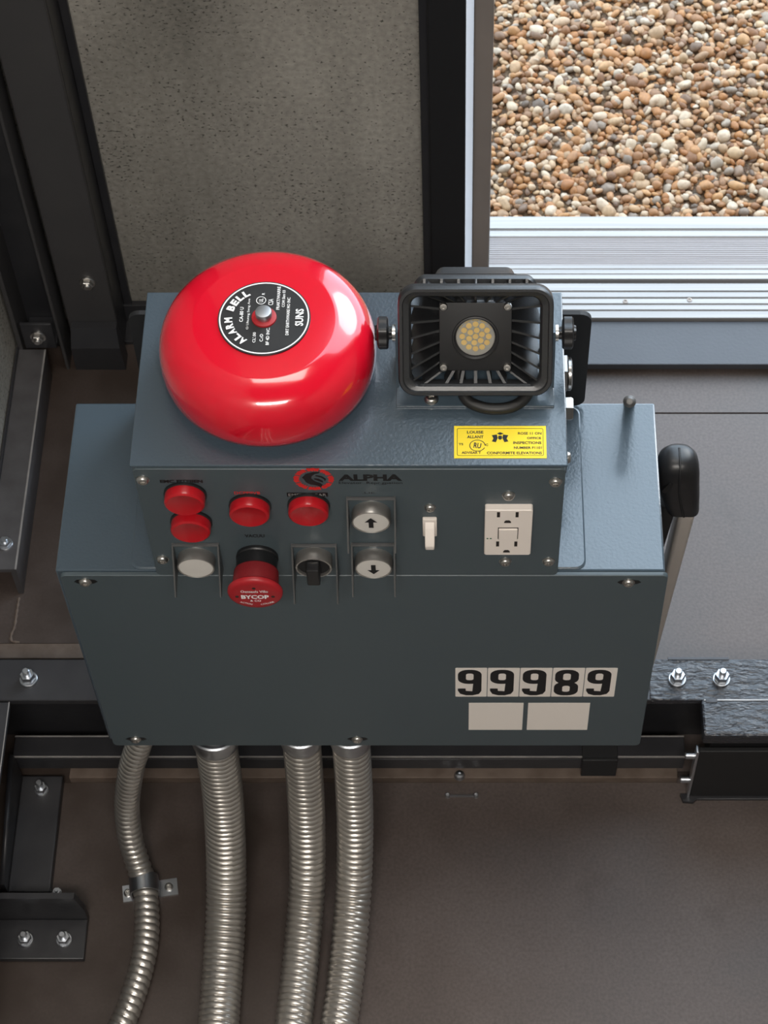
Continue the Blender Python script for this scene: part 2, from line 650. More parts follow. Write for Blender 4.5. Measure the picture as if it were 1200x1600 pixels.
def single(name, bm, material, label=None, cat=None, group=None, kind=None, origin=None, smooth=True):
    if origin is None:
        xs = [v.co for v in bm.verts]
        origin = (sum(v.x for v in xs) / len(xs), sum(v.y for v in xs) / len(xs), min(v.z for v in xs))
    me = to_mesh(name, bm, origin, smooth)
    me.materials.append(M[material])
    o = bpy.data.objects.new(name, me)
    o.location = origin
    COL.objects.link(o)
    props(o, label, cat, group, kind)
    return o


def sbox(name, lo, hi, material, bev=0.0, **kw):
    bm = new_bm()
    box(bm, lo, hi, bev)
    return single(name, bm, material, **kw)


def screw(t, parent, center, axis, r=0.0045, h=0.0026, material='steel', name='screw', up=(0, 0, 1)):
    """button-head screw with a socket recess and a thin washer rim"""
    bm = new_bm()
    lathe(bm, [(r * 1.12, 0), (r * 1.12, h * 0.2), (r, h * 0.25), (r * 0.94, h * 0.62), (r * 0.78, h * 0.9), (r * 0.52, h), (r * 0.42, h), (r * 0.36, h * 0.45), (0, h * 0.4)], center, axis, 20, up)
    return t.part(name, bm, material, parent)


def bolt(t, parent, c, axis=(0, 0, 1), wr=0.0105, nr=0.0085, nh=0.007, sr=0.0045, sh=0.012, material='zinc'):
    """washer + hex nut + stud standing on a steel surface"""
    bm = new_bm()
    lathe(bm, [(0, 0), (wr, 0), (wr, 0.0014), (wr * 0.95, 0.0018), (0, 0.0018)], c, axis, 24)
    b = t.part('bolt_washer', bm, material, parent)
    a = V(axis).normalized()
    bm = new_bm()
    hexnut(bm, V(c) + a * 0.0018, axis, nr, nh)
    t.part('nut', bm, material, b)
    bm = new_bm()
    lathe(bm, [(sr, 0), (sr, sh - 0.001), (sr * 0.75, sh), (0, sh)], V(c) + a * 0.0018, axis, 16)
    t.part('stud', bm, material, b)
    return b


# ------------------------------------------------------------------ room shell
X0, X1, YB, YF, ZC = -0.495, 1.30, 0.68, -1.7, 2.7

floor = Thing('floor', (0.3, 0, 0), kind='structure')
floor.box('floor_plate', (X0, -0.75, -0.03), (X1, 0.088, 0.0), 'floor')
floor.box('floor_plate', (X0, -1.7, -0.03), (X1, -0.7515, 0.0), 'floor')
floor.box('floor_plate', (X0, 0.2485, -0.03), (0.0, 0.68, 0.0), 'floor')
floor.box('floor_plate', (0.0005, 0.1005, -0.03), (X1, 0.5440, 0.0), 'floor')
floor.box('floor_plate', (0.0005, 0.5462, -0.03), (X1, 0.68, 0.0), 'floor')
floor.box('floor_strip', (X0, 0.0895, -0.03), (0.0, 0.2478, -0.003), 'floor')
floor.box('floor_strip', (0.0005, 0.0895, -0.03), (X1, 0.1000, -0.003), 'floor')
floor.box('floor_underlay', (X0, -1.7, -0.05), (X1, 0.70, -0.031), 'black_matte')

sbox('wall_left', (X0 - 0.1, YF, -0.05), (X0, YB + 0.1, ZC), 'concrete', kind='structure')
sbox('wall_right', (X1, YF, -0.05), (X1 + 0.1, YB + 0.1, ZC), 'plaster', kind='structure')
sbox('wall_front', (X0, YF - 0.1, -0.05), (X1, YF, ZC), 'plaster', kind='structure')
sbox('ceiling', (X0 - 0.1, YF - 0.1, ZC), (X1 + 0.1, YB + 0.1, ZC + 0.1), 'plaster', kind='structure')
bm = new_bm()
box(bm, (X0, YB, -0.05), (-0.020, YB + 0.1, ZC))
single('wall_back', bm, 'concrete', kind='structure')
bm = new_bm()
box(bm, (-0.020, YB, 2.55), (X1, YB + 0.1, ZC))
box(bm, (0.955, YB, -0.05), (X1, YB + 0.1, 2.55))
single('wall_back_lintel', bm, 'concrete', kind='structure')

# base angle along the foot of the concrete wall
t = Thing('baseboard_back', (-0.25, 0.66, 0), kind='structure')
t.box('base_flange', (X0 + 0.05, 0.642, 0.0), (-0.037, 0.68, 0.006), 'black_steel', 0.001)
t.box('base_leg', (X0 + 0.05, 0.672, 0.006), (-0.037, 0.68, 0.034), 'black_steel', 0.001)

# door frame between the concrete and the doorway
t = Thing('door_1', (0.0, 0.67, 0), kind='structure')
t.box('jamb_flange', (-0.037, 0.664, 0.0), (-0.027, 0.68, 2.55), 'black_steel', 0.001)
t.box('jamb_post', (-0.0285, 0.655, 0.0), (0.0087, 0.70, 2.55), 'black_matte', 0.0015)
bm = new_bm()
poly_prism(bm, [(0.0088, 0.6555, 0.0), (0.0165, 0.6780, 0.0), (0.0165, 0.72, 0.0), (0.0088, 0.72, 0.0)], (0, 0, 2.55))
t.part('jamb_edge_strip', bm, 'jamb_edge')
t.box('jamb_channel', (0.0166, 0.694, 0.0), (0.0365, 0.72, 2.55), 'jamb', 0.0015)
t.box('jamb_channel', (0.935, 0.660, 0.0), (0.955, 0.71, 2.55), 'jamb', 0.0015)
t.box('header', (0.0355, 0.660, 2.52), (0.935, 0.71, 2.55), 'jamb', 0.0015)

# step plate and aluminium sills
t = Thing('trim_1', (0.6, 0.63, 0), kind='structure')
t.box('step_plate', (0.040, 0.602, 0.006), (0.935, 0.6645, 0.0155), 'step', 0.0012)
t.box('step_riser', (0.040, 0.612, 0.0), (0.935, 0.6645, 0.006), 'black_matte')

t = Thing('trim_2', (0.6, 0.69, 0), kind='structure')
bm = new_bm()
prof = [(0.665, 0.0), (0.665, 0.0195)]
for y0, y1 in ((0.665, 0.6755), (0.6770, 0.6845), (0.6862, 0.6938), (0.6955, 0.7035), (0.7050, 0.7165)):
    prof += [(y0 + 0.0006, 0.0205), (y1 - 0.0006, 0.0205), (y1, 0.0196), (y1 + 0.0003, 0.0182), (y1 + 0.0013, 0.0182)]
prof = prof[:-2] + [(0.7165, 0.0)]
poly_prism(bm, [(0.0355, y, z) for y, z in prof], (0.8995, 0, 0))
t.part('inner_sill', bm, 'sill')
for (sx, sy) in ((0.1952, 0.6892), (0.2697, 0.6915), (0.50, 0.690), (0.80, 0.690)):
    bm = new_bm()
    lathe(bm, [(0, 0.0204), (0.0032, 0.0204), (0.003, 0.0212), (0.0016, 0.0214), (0.0012, 0.0206), (0, 0.0206)], (sx, sy, 0), (0, 0, 1), 16)
    t.part('sill_screw', bm, 'jamb')

t = Thing('trim_3', (0.6, 0.77, 0), kind='structure')
bm = new_bm()
prof = [(0.7225, 0.0), (0.7225, 0.0195)]
for y0, y1 in ((0.7225, 0.7290), (0.7305, 0.7365), (0.738, 0.7440)):
    prof += [(y0 + 0.0006, 0.0205), (y1 - 0.0005, 0.0205), (y1, 0.0195), (y1 + 0.0012, 0.0195)]
prof[-1] = (0.7445, 0.0180)
prof += [(0.7445, 0.0)]
poly_prism(bm, [(0.0355, y, z) for y, z in prof], (0.8995, 0, 0))
t.part('outer_sill', bm, 'sill')
bm = new_bm()
prof = [(0.7446, 0.0)]
y = 0.7446
while y < 0.785:
    prof += [(y, 0.0180), (y + 0.0012, 0.0186), (y + 0.0024, 0.0180)]
    y += 0.0032
prof += [(0.7868, 0.0178), (0.7868, 0.0)]
poly_prism(bm, [(0.0355, y, z) for y, z in prof], (0.8995, 0, 0))
t.part('sill_track', bm, 'sill_dull')
bm = new_bm()
prof = [(0.7869, 0.0), (0.7869, 0.0178), (0.7885, 0.0195), (0.7965, 0.0195), (0.7985, 0.018), (0.80, 0.0205), (0.818, 0.0205), (0.8185, 0.0)]
poly_prism(bm, [(0.0355, y, z) for y, z in prof], (0.8995, 0, 0))
t.part('outer_sill', bm, 'sill')
t.box('sill_gap', (0.0355, 0.7165, 0.0), (0.935, 0.7225, 0.010), 'black_matte')

# ------------------------------------------------------------------ gravel outside
ground = Thing('ground', (1.0, 2.0, -0.02), kind='structure')
ground.box('gravel_bed', (-3.0, 0.8195, -0.06), (5.0, 7.0, -0.0085), 'soil')


def stone_variants(n):
    out = []
    bm = bmesh.new()
    bmesh.ops.create_icosphere(bm, subdivisions=2, radius=1.0)
    bm.verts.ensure_lookup_table()
    base = np.array([v.co[:] for v in bm.verts])
    faces = np.array([[v.index for v in f.verts] for f in bm.faces])
    bm.free()
    for i in range(n):
        p = base.copy()
        for k in range(4):
            d = rng.normal(size=3)
            d /= np.linalg.norm(d)
            ph = rng.uniform(0, 6)
            p *= (1 + 0.10 * np.sin(2.2 * (base @ d) + ph))[:, None]
        # a few flattened facets
        for k in range(3):
            d = rng.normal(size=3)
            d /= np.linalg.norm(d)
            h = p @ d
            lim = rng.uniform(0.62, 0.85)
            p -= np.outer(np.maximum(h - lim, 0) * 0.75, d)
        p *= np.array([rng.uniform(0.9, 1.3), rng.uniform(0.75, 1.0), rng.uniform(0.55, 0.8)])
        out.append(p)
    return out, faces


variants, sfaces = stone_variants(14)
stone_meshes = []
for p in variants:
    me = bpy.data.meshes.new('pebble')
    me.from_pydata([tuple(q) for q in p], [], [tuple(f) for f in sfaces.tolist()])
    me.polygons.foreach_set('use_smooth', [True] * len(me.polygons))
    me.materials.append(M['stone'])
    stone_meshes.append(me)

stones = []
gx, gy = 0.0078, 0.0078
ix = 0
yy = 0.824
while yy < 1.75:
    xx = -0.02 + (ix % 2) * gx / 2
    while xx < 1.0:
        big = rng.random()
        r = rng.uniform(0.0036, 0.0060) if big < 0.89 else rng.uniform(0.0060, 0.0094)
        stones.append((xx + rng.normal() * 0.003, max(yy + rng.normal() * 0.003, 0.8195 + r * 1.15), -0.0075 + rng.uniform(-0.002, 0.0045), r))
        xx += gx
    yy += gy * 0.9
    ix += 1


def rand_rot():
    a = rng.uniform(0, 2 * PI)
    tx, ty = rng.normal() * 0.35, rng.normal() * 0.35
    return Matrix.Rotation(a, 3, 'Z') @ Matrix.Rotation(tx, 3, 'X') @ Matrix.Rotation(ty, 3, 'Y')


# the 300 pebbles that show largest become parts of the ground one by one
inview = [i for i, s in enumerate(stones) if 0.045 < s[0] < 0.40 and s[1] < 1.18]
inview.sort(key=lambda i: -stones[i][3] / (1 + 0.5 * (stones[i][1] - 0.82)))
chosen = set(inview[:300])
vv, ff, off = [], [], 0
for i, (x, y, z, r) in enumerate(stones):
    R = rand_rot()
    k = int(rng.integers(len(variants)))
    if i in chosen:
        o = bpy.data.objects.new('pebble', stone_meshes[k])
        o.parent = ground.o
        o.location = V((x, y, z + 0.002)) - ground.base
        o.rotation_euler = R.to_euler()
        o.scale = (r, r, r)
        COL.objects.link(o)
    else:
        Rn = np.array(R)
        vv.append((variants[k] * r) @ Rn.T + np.array([x, y, z]) - np.array(ground.base))
        ff.append(sfaces + off)
        off += len(variants[k])
vv = np.concatenate(vv)
ff = np.concatenate(ff)
me = bpy.data.meshes.new('loose_gravel')
me.vertices.add(len(vv))
me.vertices.foreach_set('co', vv.ravel())
me.loops.add(ff.size)
me.loops.foreach_set('vertex_index', ff.ravel().astype(np.int32))
me.polygons.add(len(ff))
me.polygons.foreach_set('loop_start', (np.arange(len(ff)) * 3).astype(np.int32))
me.polygons.foreach_set('use_smooth', np.ones(len(ff), dtype=bool))
me.update(calc_edges=True)
me.materials.append(M['stones'])
o = bpy.data.objects.new('loose_gravel', me)
o.parent = ground.o
o['kind'] = 'stuff'
COL.objects.link(o)

# ------------------------------------------------------------------ steel posts in the corner
t = Thing('steel_post', (-0.41, 0.65, 0), 'wide dark steel post standing against the concrete wall beside the corner', 'post', 'steel posts in the corner')
bm = new_bm()
box(bm, (-0.4385, 0.628, 0.0), (-0.383, 0.633, ZC), 0.0015)
t.part('face_plate', bm, 'dark_post')
t.box('side_flange', (-0.3875, 0.634, 0.0), (-0.383, 0.679, ZC), 'black_steel', 0.001)
t.box('side_flange', (-0.4385, 0.634, 0.0), (-0.434, 0.679, ZC), 'black_steel', 0.001)
t.box('back_flange', (-0.383, 0.674, 0.007), (-0.374, 0.679, ZC), 'black_steel', 0.001)
bm = new_bm()
loft(bm, [[(-0.436, 0.606, 0.0), (-0.379, 0.606, 0.0), (-0.379, 0.6275, 0.0), (-0.436, 0.6275, 0.0)],
          [(-0.436, 0.606, 0.040), (-0.381, 0.606, 0.040), (-0.381, 0.6275, 0.040), (-0.436, 0.6275, 0.040)],
          [(-0.434, 0.618, 0.062), (-0.383, 0.618, 0.062), (-0.383, 0.6275, 0.062), (-0.434, 0.6275, 0.062)]])
t.part('foot_clip', bm, 'black_steel')
bolt(t, t.o, (-0.4055, 0.628, 0.131), (0, -1, 0), 0.0088, 0.0068, 0.005, 0.004, 0.007, 'steel')

t = Thing('channel_post', (-0.468, 0.62, 0), 'dark open steel channel post tight in the corner of the left wall', 'post', 'steel posts in the corner')
t.box('back_web', (-0.490, 0.640, 0.0), (-0.4445, 0.645, ZC), 'black_steel', 0.001)
t.box('lip', (-0.4925, 0.597, 0.0), (-0.487, 0.645, ZC), 'dark_post', 0.001)
t.box('lip', (-0.4475, 0.606, 0.0), (-0.4435, 0.640, ZC), 'dark_post', 0.001)
bm = new_bm()
box(bm, (-0.484, 0.598, 0.051), (-0.449, 0.602, 0.094), 0.001)
box(bm, (-0.484, 0.602, 0.051), (-0.449, 0.640, 0.055), 0.001)
t.part('foot_clip', bm, 'black_steel')
bolt(t, t.o, (-0.4665, 0.598, 0.073), (0, -1, 0), 0.0088, 0.0068, 0.005, 0.004, 0.008, 'steel')

# steel angle lying along the left wall
t = Thing('floor_angle', (-0.475, 0.45, 0), 'long worn steel angle lying on the floor along the left wall', 'steel angle')
bm = new_bm()
poly_prism(bm, [(-0.4915, 0.309, 0.050), (-0.4915, 0.309, 0.044), (-0.468, 0.309, 0.044), (-0.468, 0.309, 0.0), (-0.4625, 0.309, 0.0), (-0.4615, 0.309, 0.049), (-0.4625, 0.309, 0.050)], (0, 0.288, 0))
t.part('angle_section', bm, 'floor_angle')
t.box('worn_lit_edge', (-0.4632, 0.309, 0.0492), (-0.4614, 0.597, 0.0504), 'worn')  # pale strip for the lit, rubbed edge of the angle
bm = new_bm()
box(bm, (-0.494, 0.32, 0.0), (-0.4915, 0.597, 0.056), 0.0005)
t.part('wall_strip', bm, 'black_steel')
bolt(t, t.o, (-0.4765, 0.340, 0.050), (0, 0, 1), 0.008, 0.0065, 0.005, 0.0035, 0.008, 'zinc')

# weld bead and shallow plate edge on the floor
bm = new_bm()
tube(bm, [(-0.4665, 0.303, 0.0012), (-0.4670, 0.285, 0.001), (-0.4672, 0.268, 0.001), (-0.4695, 0.258, 0.001), (-0.468, 0.2505, 0.001), (-0.460, 0.2490, 0.001)], 0.0014, 8,
     rfun=lambda s, a: 0.0014 * (1 + 0.25 * math.sin(s * 900)), step=0.001)
single('weld_bead', bm, 'seam', 'thin pale weld bead running from the floor angle along the floor', 'weld')
bm = new_bm()
box(bm, (X0, 0.230, -0.003), (-0.12, 0.2478, 0.001), 0.0008)
single('edge_strip', bm, 'seam', 'flat brown strip on the floor behind the black crossbeam', 'floor strip')

# ------------------------------------------------------------------ crossbeam (channel) and its neighbours
t = Thing('crossbeam', (-0.1, 0.125, 0), 'black painted steel channel beam running across behind the grey box', 'beam')
t.box('top_flange', (-0.494, 0.103, 0.142), (0.187, 0.148, 0.150), 'black_steel', 0.0015)
bm = new_bm()
box(bm, (0.183, 0.103, 0.142), (0.60, 0.148, 0.1505), 0.0018)
t.part('top_flange', bm, 'black_brush')
t.box('web', (-0.494, 0.142, 0.0), (0.60, 0.148, 0.142), 'black_steel')
for x in (-0.410, 0.2108, 0.2531):
    bolt(t, t.o, (x, 0.1255, 0.1505), (0, 0, 1), 0.0085, 0.0072, 0.0085, 0.0036, 0.016)
bm = new_bm()
box(bm, (0.203, 0.1465, 0.1500), (0.262, 0.1495, 0.1512), 0.0004)
t.part('paint_chip', bm, 'step')

t = Thing('front_bar', (-0.1, 0.1, 0), 'black steel angle bar below the crossbeam, in front of it', 'beam')
t.box('bar_top', (-0.44, 0.092, 0.045), (0.226, 0.115, 0.050), 'black_steel', 0.001)
t.box('bar_leg', (-0.44, 0.092, 0.024), (0.226, 0.097, 0.045), 'black_steel', 0.001)
t.box('bar_foot', (-0.44, 0.106, -0.003), (0.226, 0.1148, 0.045), 'black_matte')
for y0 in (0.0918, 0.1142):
    t.box('worn_lit_edge', (-0.44, y0, 0.0490), (0.226, y0 + 0.0014, 0.0504), 'worn')  # bare edges of the bar with their highlight painted in

bm = new_bm()
box(bm, (-0.39, 0.0885, -0.003), (0.222, 0.1055, 0.010), 0.0008)
single('ledge_strip', bm, 'seam', 'worn brown ledge strip at the foot of the black angle bar', 'ledge')

t = Thing('bar_clip', (0.14, 0.09, 0.0), 'small black clip hooked over the black angle bar near the stickers', 'clip')
t.box('clip_top', (0.124, 0.0885, 0.0505), (0.159, 0.108, 0.0535), 'black_matte', 0.0008)
t.box('clip_face', (0.124, 0.0865, 0.018), (0.159, 0.0905, 0.0535), 'black_matte', 0.0008)

t = Thing('side_beam', (-0.46, 0.02, 0), 'black longitudinal steel beam reaching out of frame beside the left bracket', 'beam')
t.box('top_flange', (-0.494, -1.2, 0.142), (-0.4257, 0.1015, 0.150), 'black_steel', 0.0012)
t.box('web', (-0.494, -1.2, 0.0), (-0.486, 0.1015, 0.142), 'black_steel')
t.box('worn_lit_edge', (-0.4263, -1.2, 0.1492), (-0.4255, 0.1015, 0.1503), 'worn')

t = Thing('angle_bracket', (-0.415, 0.04, 0), 'black steel angle bracket with one bolt, on the floor beside the thin conduit', 'bracket')
t.box('base_leg', (-0.4368, -0.034, 0.0), (-0.3960, 0.090, 0.012), 'black_steel', 0.0012)
bm = new_bm()
poly_prism(bm, [(-0.4415, -0.034, 0.0), (-0.4415, 0.090, 0.0), (-0.4415, 0.090, 0.060), (-0.4415, -0.034, 0.030)], (0.0047, 0, 0))
t.part('upright_leg', bm, 'black_steel')
bolt(t, t.o, (-0.4155, 0.074, 0.012), (0, 0, 1), 0.0068, 0.0062, 0.007, 0.0034, 0.017)
bolt(t, t.o, (-0.391, -0.030, 0.0), (0, 0, 1), 0.0045, 0.004, 0.003, 0.002, 0.005)

t = Thing('angle_clip', (-0.42, -0.08, 0), 'short black angle piece with two bolts, nearest on the left of the floor', 'bracket')
t.box('base_leg', (-0.485, -0.1005, 0.0), (-0.3570, -0.0605, 0.008), 'black_steel', 0.001)
bm = new_bm()
poly_prism(bm, [(-0.485, -0.0605, 0.0), (-0.3570, -0.0605, 0.0), (-0.3570, -0.0605, 0.030), (-0.3625, -0.0605, 0.0600), (-0.485, -0.0605, 0.0600)], (0, 0.006, 0))
t.part('upright_leg', bm, 'black_steel')
for x in (-0.4145, -0.3775):
    bolt(t, t.o, (x, -0.0815, 0.008), (0, 0, 1), 0.0075, 0.0066, 0.007, 0.0034, 0.014)

t = Thing('beam_block', (0.42, 0.08, 0), 'rough black painted steel block lying against the beam, below two bolts', 'beam')
bm = new_bm()
box(bm, (0.2318, 0.063, 0.138), (0.60, 0.1018, 0.155), 0.0025)
t.part('block_cap', bm, 'black_brush')
t.box('block_stem', (0.245, 0.080, 0.0), (0.60, 0.1018, 0.138), 'black_matte')
t.box('worn_lit_edge', (0.2345, 0.1004, 0.1538), (0.60, 0.1018, 0.1553), 'worn')
bm = new_bm()
box(bm, (0.236, 0.098, 0.1545), (0.247, 0.1018, 0.1558), 0.0004)
t.part('paint_chip', bm, 'step')

t = Thing('side_plate', (0.42, 0.074, 0), 'black upright plate with bolt ends, standing on the floor by the beam block', 'plate')
t.box('face_plate', (0.2335, 0.071, 0.004), (0.60, 0.0765, 0.105), 'black_matte', 0.0012)
t.box('end_plate', (0.2305, 0.0705, 0.004), (0.2333, 0.0795, 0.104), 'zinc', 0.0006)
for z in (0.088, 0.034):
    bm = new_bm()
    lathe(bm, [(0.0035, 0), (0.0035, 0.0085), (0.0025, 0.0095), (0, 0.0095)], (0.2305, 0.0755, z), (-1, 0, 0), 14)
    t.part('bolt_end', bm, 'zinc')
t.box('bottom_flange', (0.234, 0.068, 0.0), (0.60, 0.0765, 0.004), 'black_steel', 0.0008)
bm = new_bm()
pf = [(0.224, 0.0735), (0.2265, 0.0655), (0.2365, 0.0645), (0.242, 0.0695), (0.242, 0.0735)]
poly_prism(bm, [(x, y, 0.0) for x, y in pf], (0, 0, 0.005))
t.part('foot', bm, 'black_steel')

t = Thing('floor_clip', (0.0045, 0.078, 0), 'tiny rusty clip with two studs on the floor below the box', 'clip')
t.box('clip_strip', (-0.010, 0.0715, 0.0), (0.0195, 0.0745, 0.0015), 'floor_angle', 0.0004)
for x in (-0.0095, 0.019):
    bm = new_bm()
    lathe(bm, [(0.0026, 0), (0.0026, 0.0035), (0.0018, 0.0045), (0, 0.0045)], (x, 0.073, 0.0), (0, 0, 1), 12)
    t.part('stud', bm, 'zinc')
bm = new_bm()
lathe(bm, [(0.0055, 0), (0.0055, 0.002), (0.004, 0.0045), (0.0018, 0.005), (0.0015, 0.003), (0, 0.003)], (0.0026, 0.0905, 0.010), (0, 0, 1), 18)
single('ledge_screw', bm, 'zinc', 'single zinc screw standing on the brown ledge strip', 'screw')

# ------------------------------------------------------------------ lower enclosure
LX0, LX1, LZ0, LZ1, LD = -0.3038, 0.1576, 0.272, 0.5606, 0.1562
t = Thing('junction_box', (-0.073, 0.08, LZ0), 'large blue-grey steel enclosure below, with conduits entering its underside', 'electrical box')
t.box('body', (LX0, 0.0, LZ0 + 0.003), (LX1, LD, LZ1), 'grey', 0.0016)
bm = new_bm()
loop = [(x - 0.07015, z + 0.4155) for x, z in rrect(0.4597, 0.289, 0.004, 3)]
loft(bm, [[(x, -0.0005, z) for x, z in loop], [(x, -0.0030, z) for x, z in loop],
          [(x * 0.998 - 0.00015, -0.0038, (z - 0.4155) * 0.997 + 0.4155) for x, z in loop]])
cover = t.part('front_cover', bm, 'grey_panel')
bm = new_bm()
box(bm, (-0.2, 0.1564, -0.10 + LZ0 - 0.172), (0.05, 0.1612, 0.54), 0.001)
t.part('mounting_plate', bm, 'black_steel')
for x, z in ((-0.282, 0.5513), (0.1302, 0.5504), (-0.279, 0.2839), (-0.0867, 0.2839)):
    bm = new_bm()
    L = [(x - 0.0085 + 0.0, z), (x - 0.006, z + 0.0028), (x + 0.002, z + 0.0036), (x + 0.0075, z + 0.0026), (x + 0.0095, z), (x + 0.0065, z - 0.0026), (x - 0.006, z - 0.0026)]
    poly_prism(bm, [(a, -0.0036, b) for a, b in L], (0, -0.0004, 0))
    t.part('slot', bm, 'black_ink', cover)
    screw(t, cover, (x, -0.0038, z), (0, -1, 0), 0.0043, 0.0030)
# number stickers
def flat_ring(bm, outer, inner, y):
    A = [bm.verts.new((x, y, z)) for x, z in outer]
    B = [bm.verts.new((x, y, z)) for x, z in inner]
    for i in range(len(A)):
        j = (i + 1) % len(A)
        bm.faces.new((A[i], A[j], B[j], B[i]))


def flat_poly(bm, pts, y):
    bm.faces.new([bm.verts.new((x, y, z)) for x, z in pts])


def digit_bm(bm, d, cx, y, cz):
    """wide heavy numeral, 19.5 x 44 mm"""
    def rr(w, h, r, ox, oz):
        return [(cx + ox + a, cz + oz + b) for a, b in rrect(w, h, r, 5)]
    flat_ring(bm, rr(0.0195, 0.0245, 0.0085, 0, 0.0102), rr(0.0062, 0.0115, 0.0025, 0, 0.0102), y)
    if d == '8':
        y -= 0.00005
        flat_ring(bm, rr(0.0200, 0.0240, 0.0085, 0, -0.0104), rr(0.0062, 0.0105, 0.0025, 0, -0.0106), y)
        return
    xr, xl, zb = cx + 0.00975, cx - 0.00975, cz - 0.0222
    y -= 0.00005
    flat_poly(bm, [(xr - 0.0066, cz + 0.004), (xr, cz + 0.010), (xr, cz - 0.0145), (xr - 0.0020, cz - 0.0198), (xr - 0.0070, zb), (xr - 0.0075, cz - 0.0155)], y)
    y -= 0.00005
    flat_poly(bm, [(xr - 0.0068, cz - 0.0150), (xr - 0.0070, zb), (xl + 0.0070, zb), (xl + 0.0020, cz - 0.0195), (xl, cz - 0.0140), (xl, cz - 0.0100), (xl + 0.0064, cz - 0.0100), (xl + 0.0066, cz - 0.0142)], y)


digits = '99989'
w = 0.1331 / 5
for i, d in enumerate(digits):
    cx = -0.0016 + w * (i + 0.5)
    cz = 0.4136 - 0.025
    bm = new_bm()
    L = rrect(w - 0.0006, 0.050, 0.0008, 2)
    poly_prism(bm, [(cx + a, -0.0038, cz + b) for a, b in L], (0, -0.00025, 0))
    s = t.part('number_sticker', bm, 'sticker', cover)
    bm = new_bm()
    digit_bm(bm, d, cx - 0.0012, -0.0042, cz)
    me = t.part('digit', bm, 'black_ink', s, smooth=False)
# two blank pale stickers in a second row
for x0, x1 in ((0.010, 0.056), (0.060, 0.112)):
    bm = new_bm()
    poly_prism(bm, [(x0, -0.0038, 0.302), (x1, -0.0038, 0.302), (x1, -0.0038, 0.352), (x0, -0.0038, 0.352)], (0, -0.00025, 0))
    t.part('blank_sticker', bm, 'sticker', cover)

# ------------------------------------------------------------------ upper control box
UX0, UX1, UZ0, UZ1, UD = -0.2278, 0.0772, LZ1 + 0.0018, 0.7075, 0.1508
t = Thing('control_box', (-0.075, 0.075, LZ1), 'smaller blue-grey control box on top, with red lights, buttons and outlet', 'control box')
t.box('body', (UX0 + 0.0012, 0.0, UZ0), (UX1 - 0.0012, UD - 0.001, UZ1 - 0.003), 'grey', 0.0008)
bm = new_bm()
box(bm, (UX0, -0.0032, UZ1 - 0.0022), (UX1, UD, UZ1), 0.0009)
box(bm, (UX1 - 0.0012, 0.004, UZ1 - 0.020), (UX1, UD, UZ1 - 0.0015), 0.0004)
lid = t.part('lid', bm, 'grey')
screw(t, lid, (UX1, 0.0125, 0.6945), (1, 0, 0), 0.0042, 0.003)
bm = new_bm()
loop = [(x - 0.0746, z + 0.07655) for x, z in rrect(0.3445, 0.1505, 0.007, 5)]
loop_in = [((x + 0.0746) * 0.9930 - 0.0746, (y - 0.07655) * 0.984 + 0.07655) for x, y in loop]
loft(bm, [[(x, y, LZ1) for x, y in loop], [(x, y, LZ1 + 0.0006) for x, y in loop], [(x, y, LZ1 + 0.0017) for x, y in loop_in]])
t.part('mounting_flange', bm, 'grey')
bm = new_bm()
loop = [(x - 0.0727, z + 0.6215) for x, z in rrect(0.3475, 0.1170, 0.009, 5)]
poly_prism(bm, [(x, 0.1515, z) for x, z in loop], (0, 0.004, 0))
t.part('back_plate', bm, 'black_matte')
PZ0, PZ1 = 0.5612, 0.7045
bm = new_bm()
loop = [(x - 0.0752, z + (PZ0 + PZ1) / 2) for x, z in rrect(0.3020, PZ1 - PZ0, 0.0035, 3)]
loft(bm, [[(x, -0.0002, z) for x, z in loop], [(x, -0.0034, z) for x, z in loop],
          [((x + 0.0752) * 0.997 - 0.0752, -0.0040, (z - 0.633) * 0.995 + 0.633) for x, z in loop]])
panel = t.part('front_panel', bm, 'grey_panel')
PY = -0.0040
for x, z in ((-0.2202, 0.6917), (0.0692, 0.6893), (-0.2192, 0.5849), (0.0683, 0.5821)):
    screw(t, panel, (x, PY, z), (0, -1, 0), 0.0043, 0.0032)

XA, ZA = (1, 0, 0), (0, 0, 1)
# logo and maker's lettering
lx, lz = -0.1004, 0.6923
bm = new_bm()
rng2 = random.Random(3)
n = 72
for i in range(n):
    a0, a1 = 2 * PI * i / n, 2 * PI * (i + 1) / n
    am = (a0 + a1) / 2
    if i % 9 == 4:
        continue
    ri = 0.0104 + 0.0006 * math.sin(i * 2.7)
    ro = 0.0141 + 0.0003 * math.sin(i * 1.9)
    q = [(ri, a0), (ro, a0), (ro, a1), (ri, a1)]
    bm.faces.new([bm.verts.new((lx + r * math.cos(a), PY - 0.00018, lz + 0.98 * r * math.sin(a))) for r, a in q])
logo = t.part('logo_ring', bm, 'red_ink', panel, smooth=False)
bm = new_bm()
head = [(-0.0082, 0.0022), (-0.0050, 0.0066), (0.0, 0.0086), (0.0046, 0.0090), (0.0040, 0.0074), (0.0012, 0.0064), (-0.0012, 0.0038), (-0.0016, 0.0006),
        (0.0006, -0.0026), (0.0042, -0.0048), (0.0060, -0.0072), (0.0046, -0.0104), (0.0018, -0.0080), (-0.0024, -0.0070), (-0.0056, -0.0040), (-0.0068, 0.0)]
bm.faces.new([bm.verts.new((lx + a, PY - 0.00022, lz + b)) for a, b in head])
